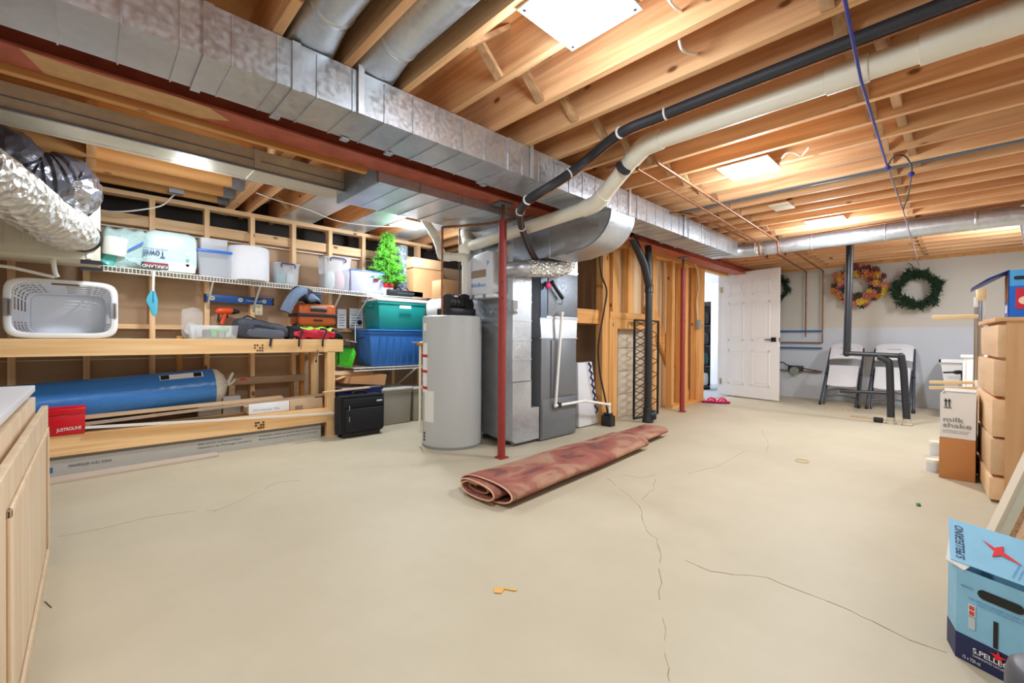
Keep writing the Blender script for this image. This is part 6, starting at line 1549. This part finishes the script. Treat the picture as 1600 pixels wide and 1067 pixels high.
build('hand_hole', MB().prism(oval, nf*.001), BLK, pc, smooth=False)
build('window_slot', MB().prism([W(.086, .086), W(.096, .086), W(.096, .165), W(.086, .165)], nf*.001), BLK, pc, smooth=False)
lb_ = build('price_label', MB().prism([W(.03, .15), W(.046, .15), W(.046, .185), W(.03, .185)], nf*.001), WLB, pc, smooth=False)
for z in (.153, .169): build('label_print', MB().prism([W(.032, z, .003), W(.044, z, .003), W(.044, z+.013, .003), W(.032, z+.013, .003)], nf*.0005), mat('red stencil', (206, 80, 72), .6), lb_, smooth=False)
build('recycle_mark', MB().prism([W(.03, .11), W(.046, .11), W(.046, .146), W(.03, .146)], nf*.001), mat('pale mark', (196, 206, 214), .6), pc, smooth=False)
up = V(0, 0, 1)
text('lettering', 'PLEASE RECYCLE', W(.012, .232), m1_, up, .006, NVB, pc, width=.028, lift=.002)
text('lettering', 'THIS CARTON IS DESIGNED TO CARRY GLASS BOTTLES', W(.03, .2), m1_, up, .007, mat('mid blue print', (60, 110, 170), .6), pc, width=.16, lift=.002)
text('lettering', 'HANDLE WITH CARE AND KEEP IN A COOL DRY PLACE', W(.05, .19), m1_, up, .006, MATS['mid blue print'], pc, width=.14, lift=.002)
text('lettering', 'S.PELLEGRINO', W(.042, .042), m1_, up, .016, WLB, pc, width=.13, lift=.0035, bold=True)
text('lettering', 'CARBONATED NATURAL MINERAL WATER', W(.042, .031), m1_, up, .006, WLB, pc, width=.13, lift=.0035)
text('lettering', '15 x 750 ml', W(.018, .011), m1_, up, .011, WLB, pc, width=.04, lift=.0035)
build('red_star', MB().prism(star(W(.098, .064, .004), m1_, up, .018), nf*.001), mat('star red', (226, 26, 40), .5), pc, smooth=False)
# raised flap
g0 = C0_+V(0, 0, HTC+.012)+m2_*.01; fd = unit(m2_*.8+V(0, 0, .62))
FL = lambda u, v: g0+m1_*u+fd*v
flp = build('raised_flap', MB().prism([FL(-.02, 0), FL(.42, 0), FL(.42, .15), FL(-.08, .15)], np.cross(m1_, fd)*.004), LBL, pc, smooth=False)
nfl = np.cross(m1_, fd); nfl = nfl if nfl[2] > 0 else -nfl
fx_ = m1_; fy_ = fd
text('lettering', 'S.PELLEGRINO', FL(.012, .012)+nfl*.005, FL(-.048, .15)-FL(.012, 0), -m1_, .022, NVB, flp, width=.125, lift=.001, bold=True)
build('red_star', MB().prism([FL(u-.03, v)+nfl*.0065 for u, v in ((.05, .105), (.085, .09), (.1, .105), (.105, .085), (.155, .06), (.105, .07), (.09, .055), (.088, .078))], nfl*.001), MATS['star red'], flp, smooth=False)
for k in range(5): text('lettering', 'acqua minerale naturale', FL(.12+.012*k, .01)+nfl*.005, fd, -m1_, .006, MATS['mid blue print'], flp, width=.05, lift=.001)
build('torn_tab', MB().prism([FL(-.03, -.005), FL(.02, -.02), FL(.03, .01), FL(-.05, .07)], -nfl*.003), mat('torn white', (228, 226, 222), .7), flp, smooth=False)
# dark canister in the corner
q = PX(1592, 1045, 1.35)
cn = thing('grey_canister', (1.35, q[1]-.04, 0), 'dark grey rounded plastic canister in front of the water carton', 'canister')
DG = mat('dark grey plastic', (84, 84, 92), .45)
yc_ = q[1]-.055; zt = PX(1590, 1030, 1.35)[2]
build('body', MB().lathe((1.35, yc_, 0), [(.075, 0), (.075, zt-.03), (.07, zt-.008), (.06, zt), (.001, zt+.001)], 32), DG, cn)
build('base_lobe', MB().ball((1.36, yc_+.07, .1), (.06, .05, .1), 16, 10), DG, cn)
# litter on the floor
q = PZ(778, 924); one('dry_leaf', MB().prism([q+V(-.02, .0, .001), q+V(0, -.022, .001), q+V(.025, -.008, .001), q+V(.05, -.05, .001), q+V(.06, -.048, .001), q+V(.03, .004, .001), q+V(.0, .025, .001)], (0, 0, .003)), mat('dry leaf', (226, 172, 92), .7), 'small dry orange leaf on the open floor', 'leaf', smooth=False)
q = PZ(1435, 790); one('green_scrap', MB().ball(q+V(0, 0, .008), (.02, .012, .008), 8, 6), mat('green scrap', (50, 130, 90), .5), 'tiny green plastic scrap on the floor near the dresser', 'scrap')
q = PZ(1253, 721); one('jar_lid', MB().lathe(q, [(.05, 0), (.05, .006), (.044, .007), (.044, .002), (.001, .002)], 20), mat('tan ring', (196, 178, 140), .6), 'flat tan ring lying on the floor beyond the rug', 'ring')
q = PZ(70, 940); one('pencil_lead', MB().bar(q, q+V(.02, -.07, 0), .003, .003), INK, 'thin dark stick on the floor beside the cabinet doors', 'stick', smooth=False)
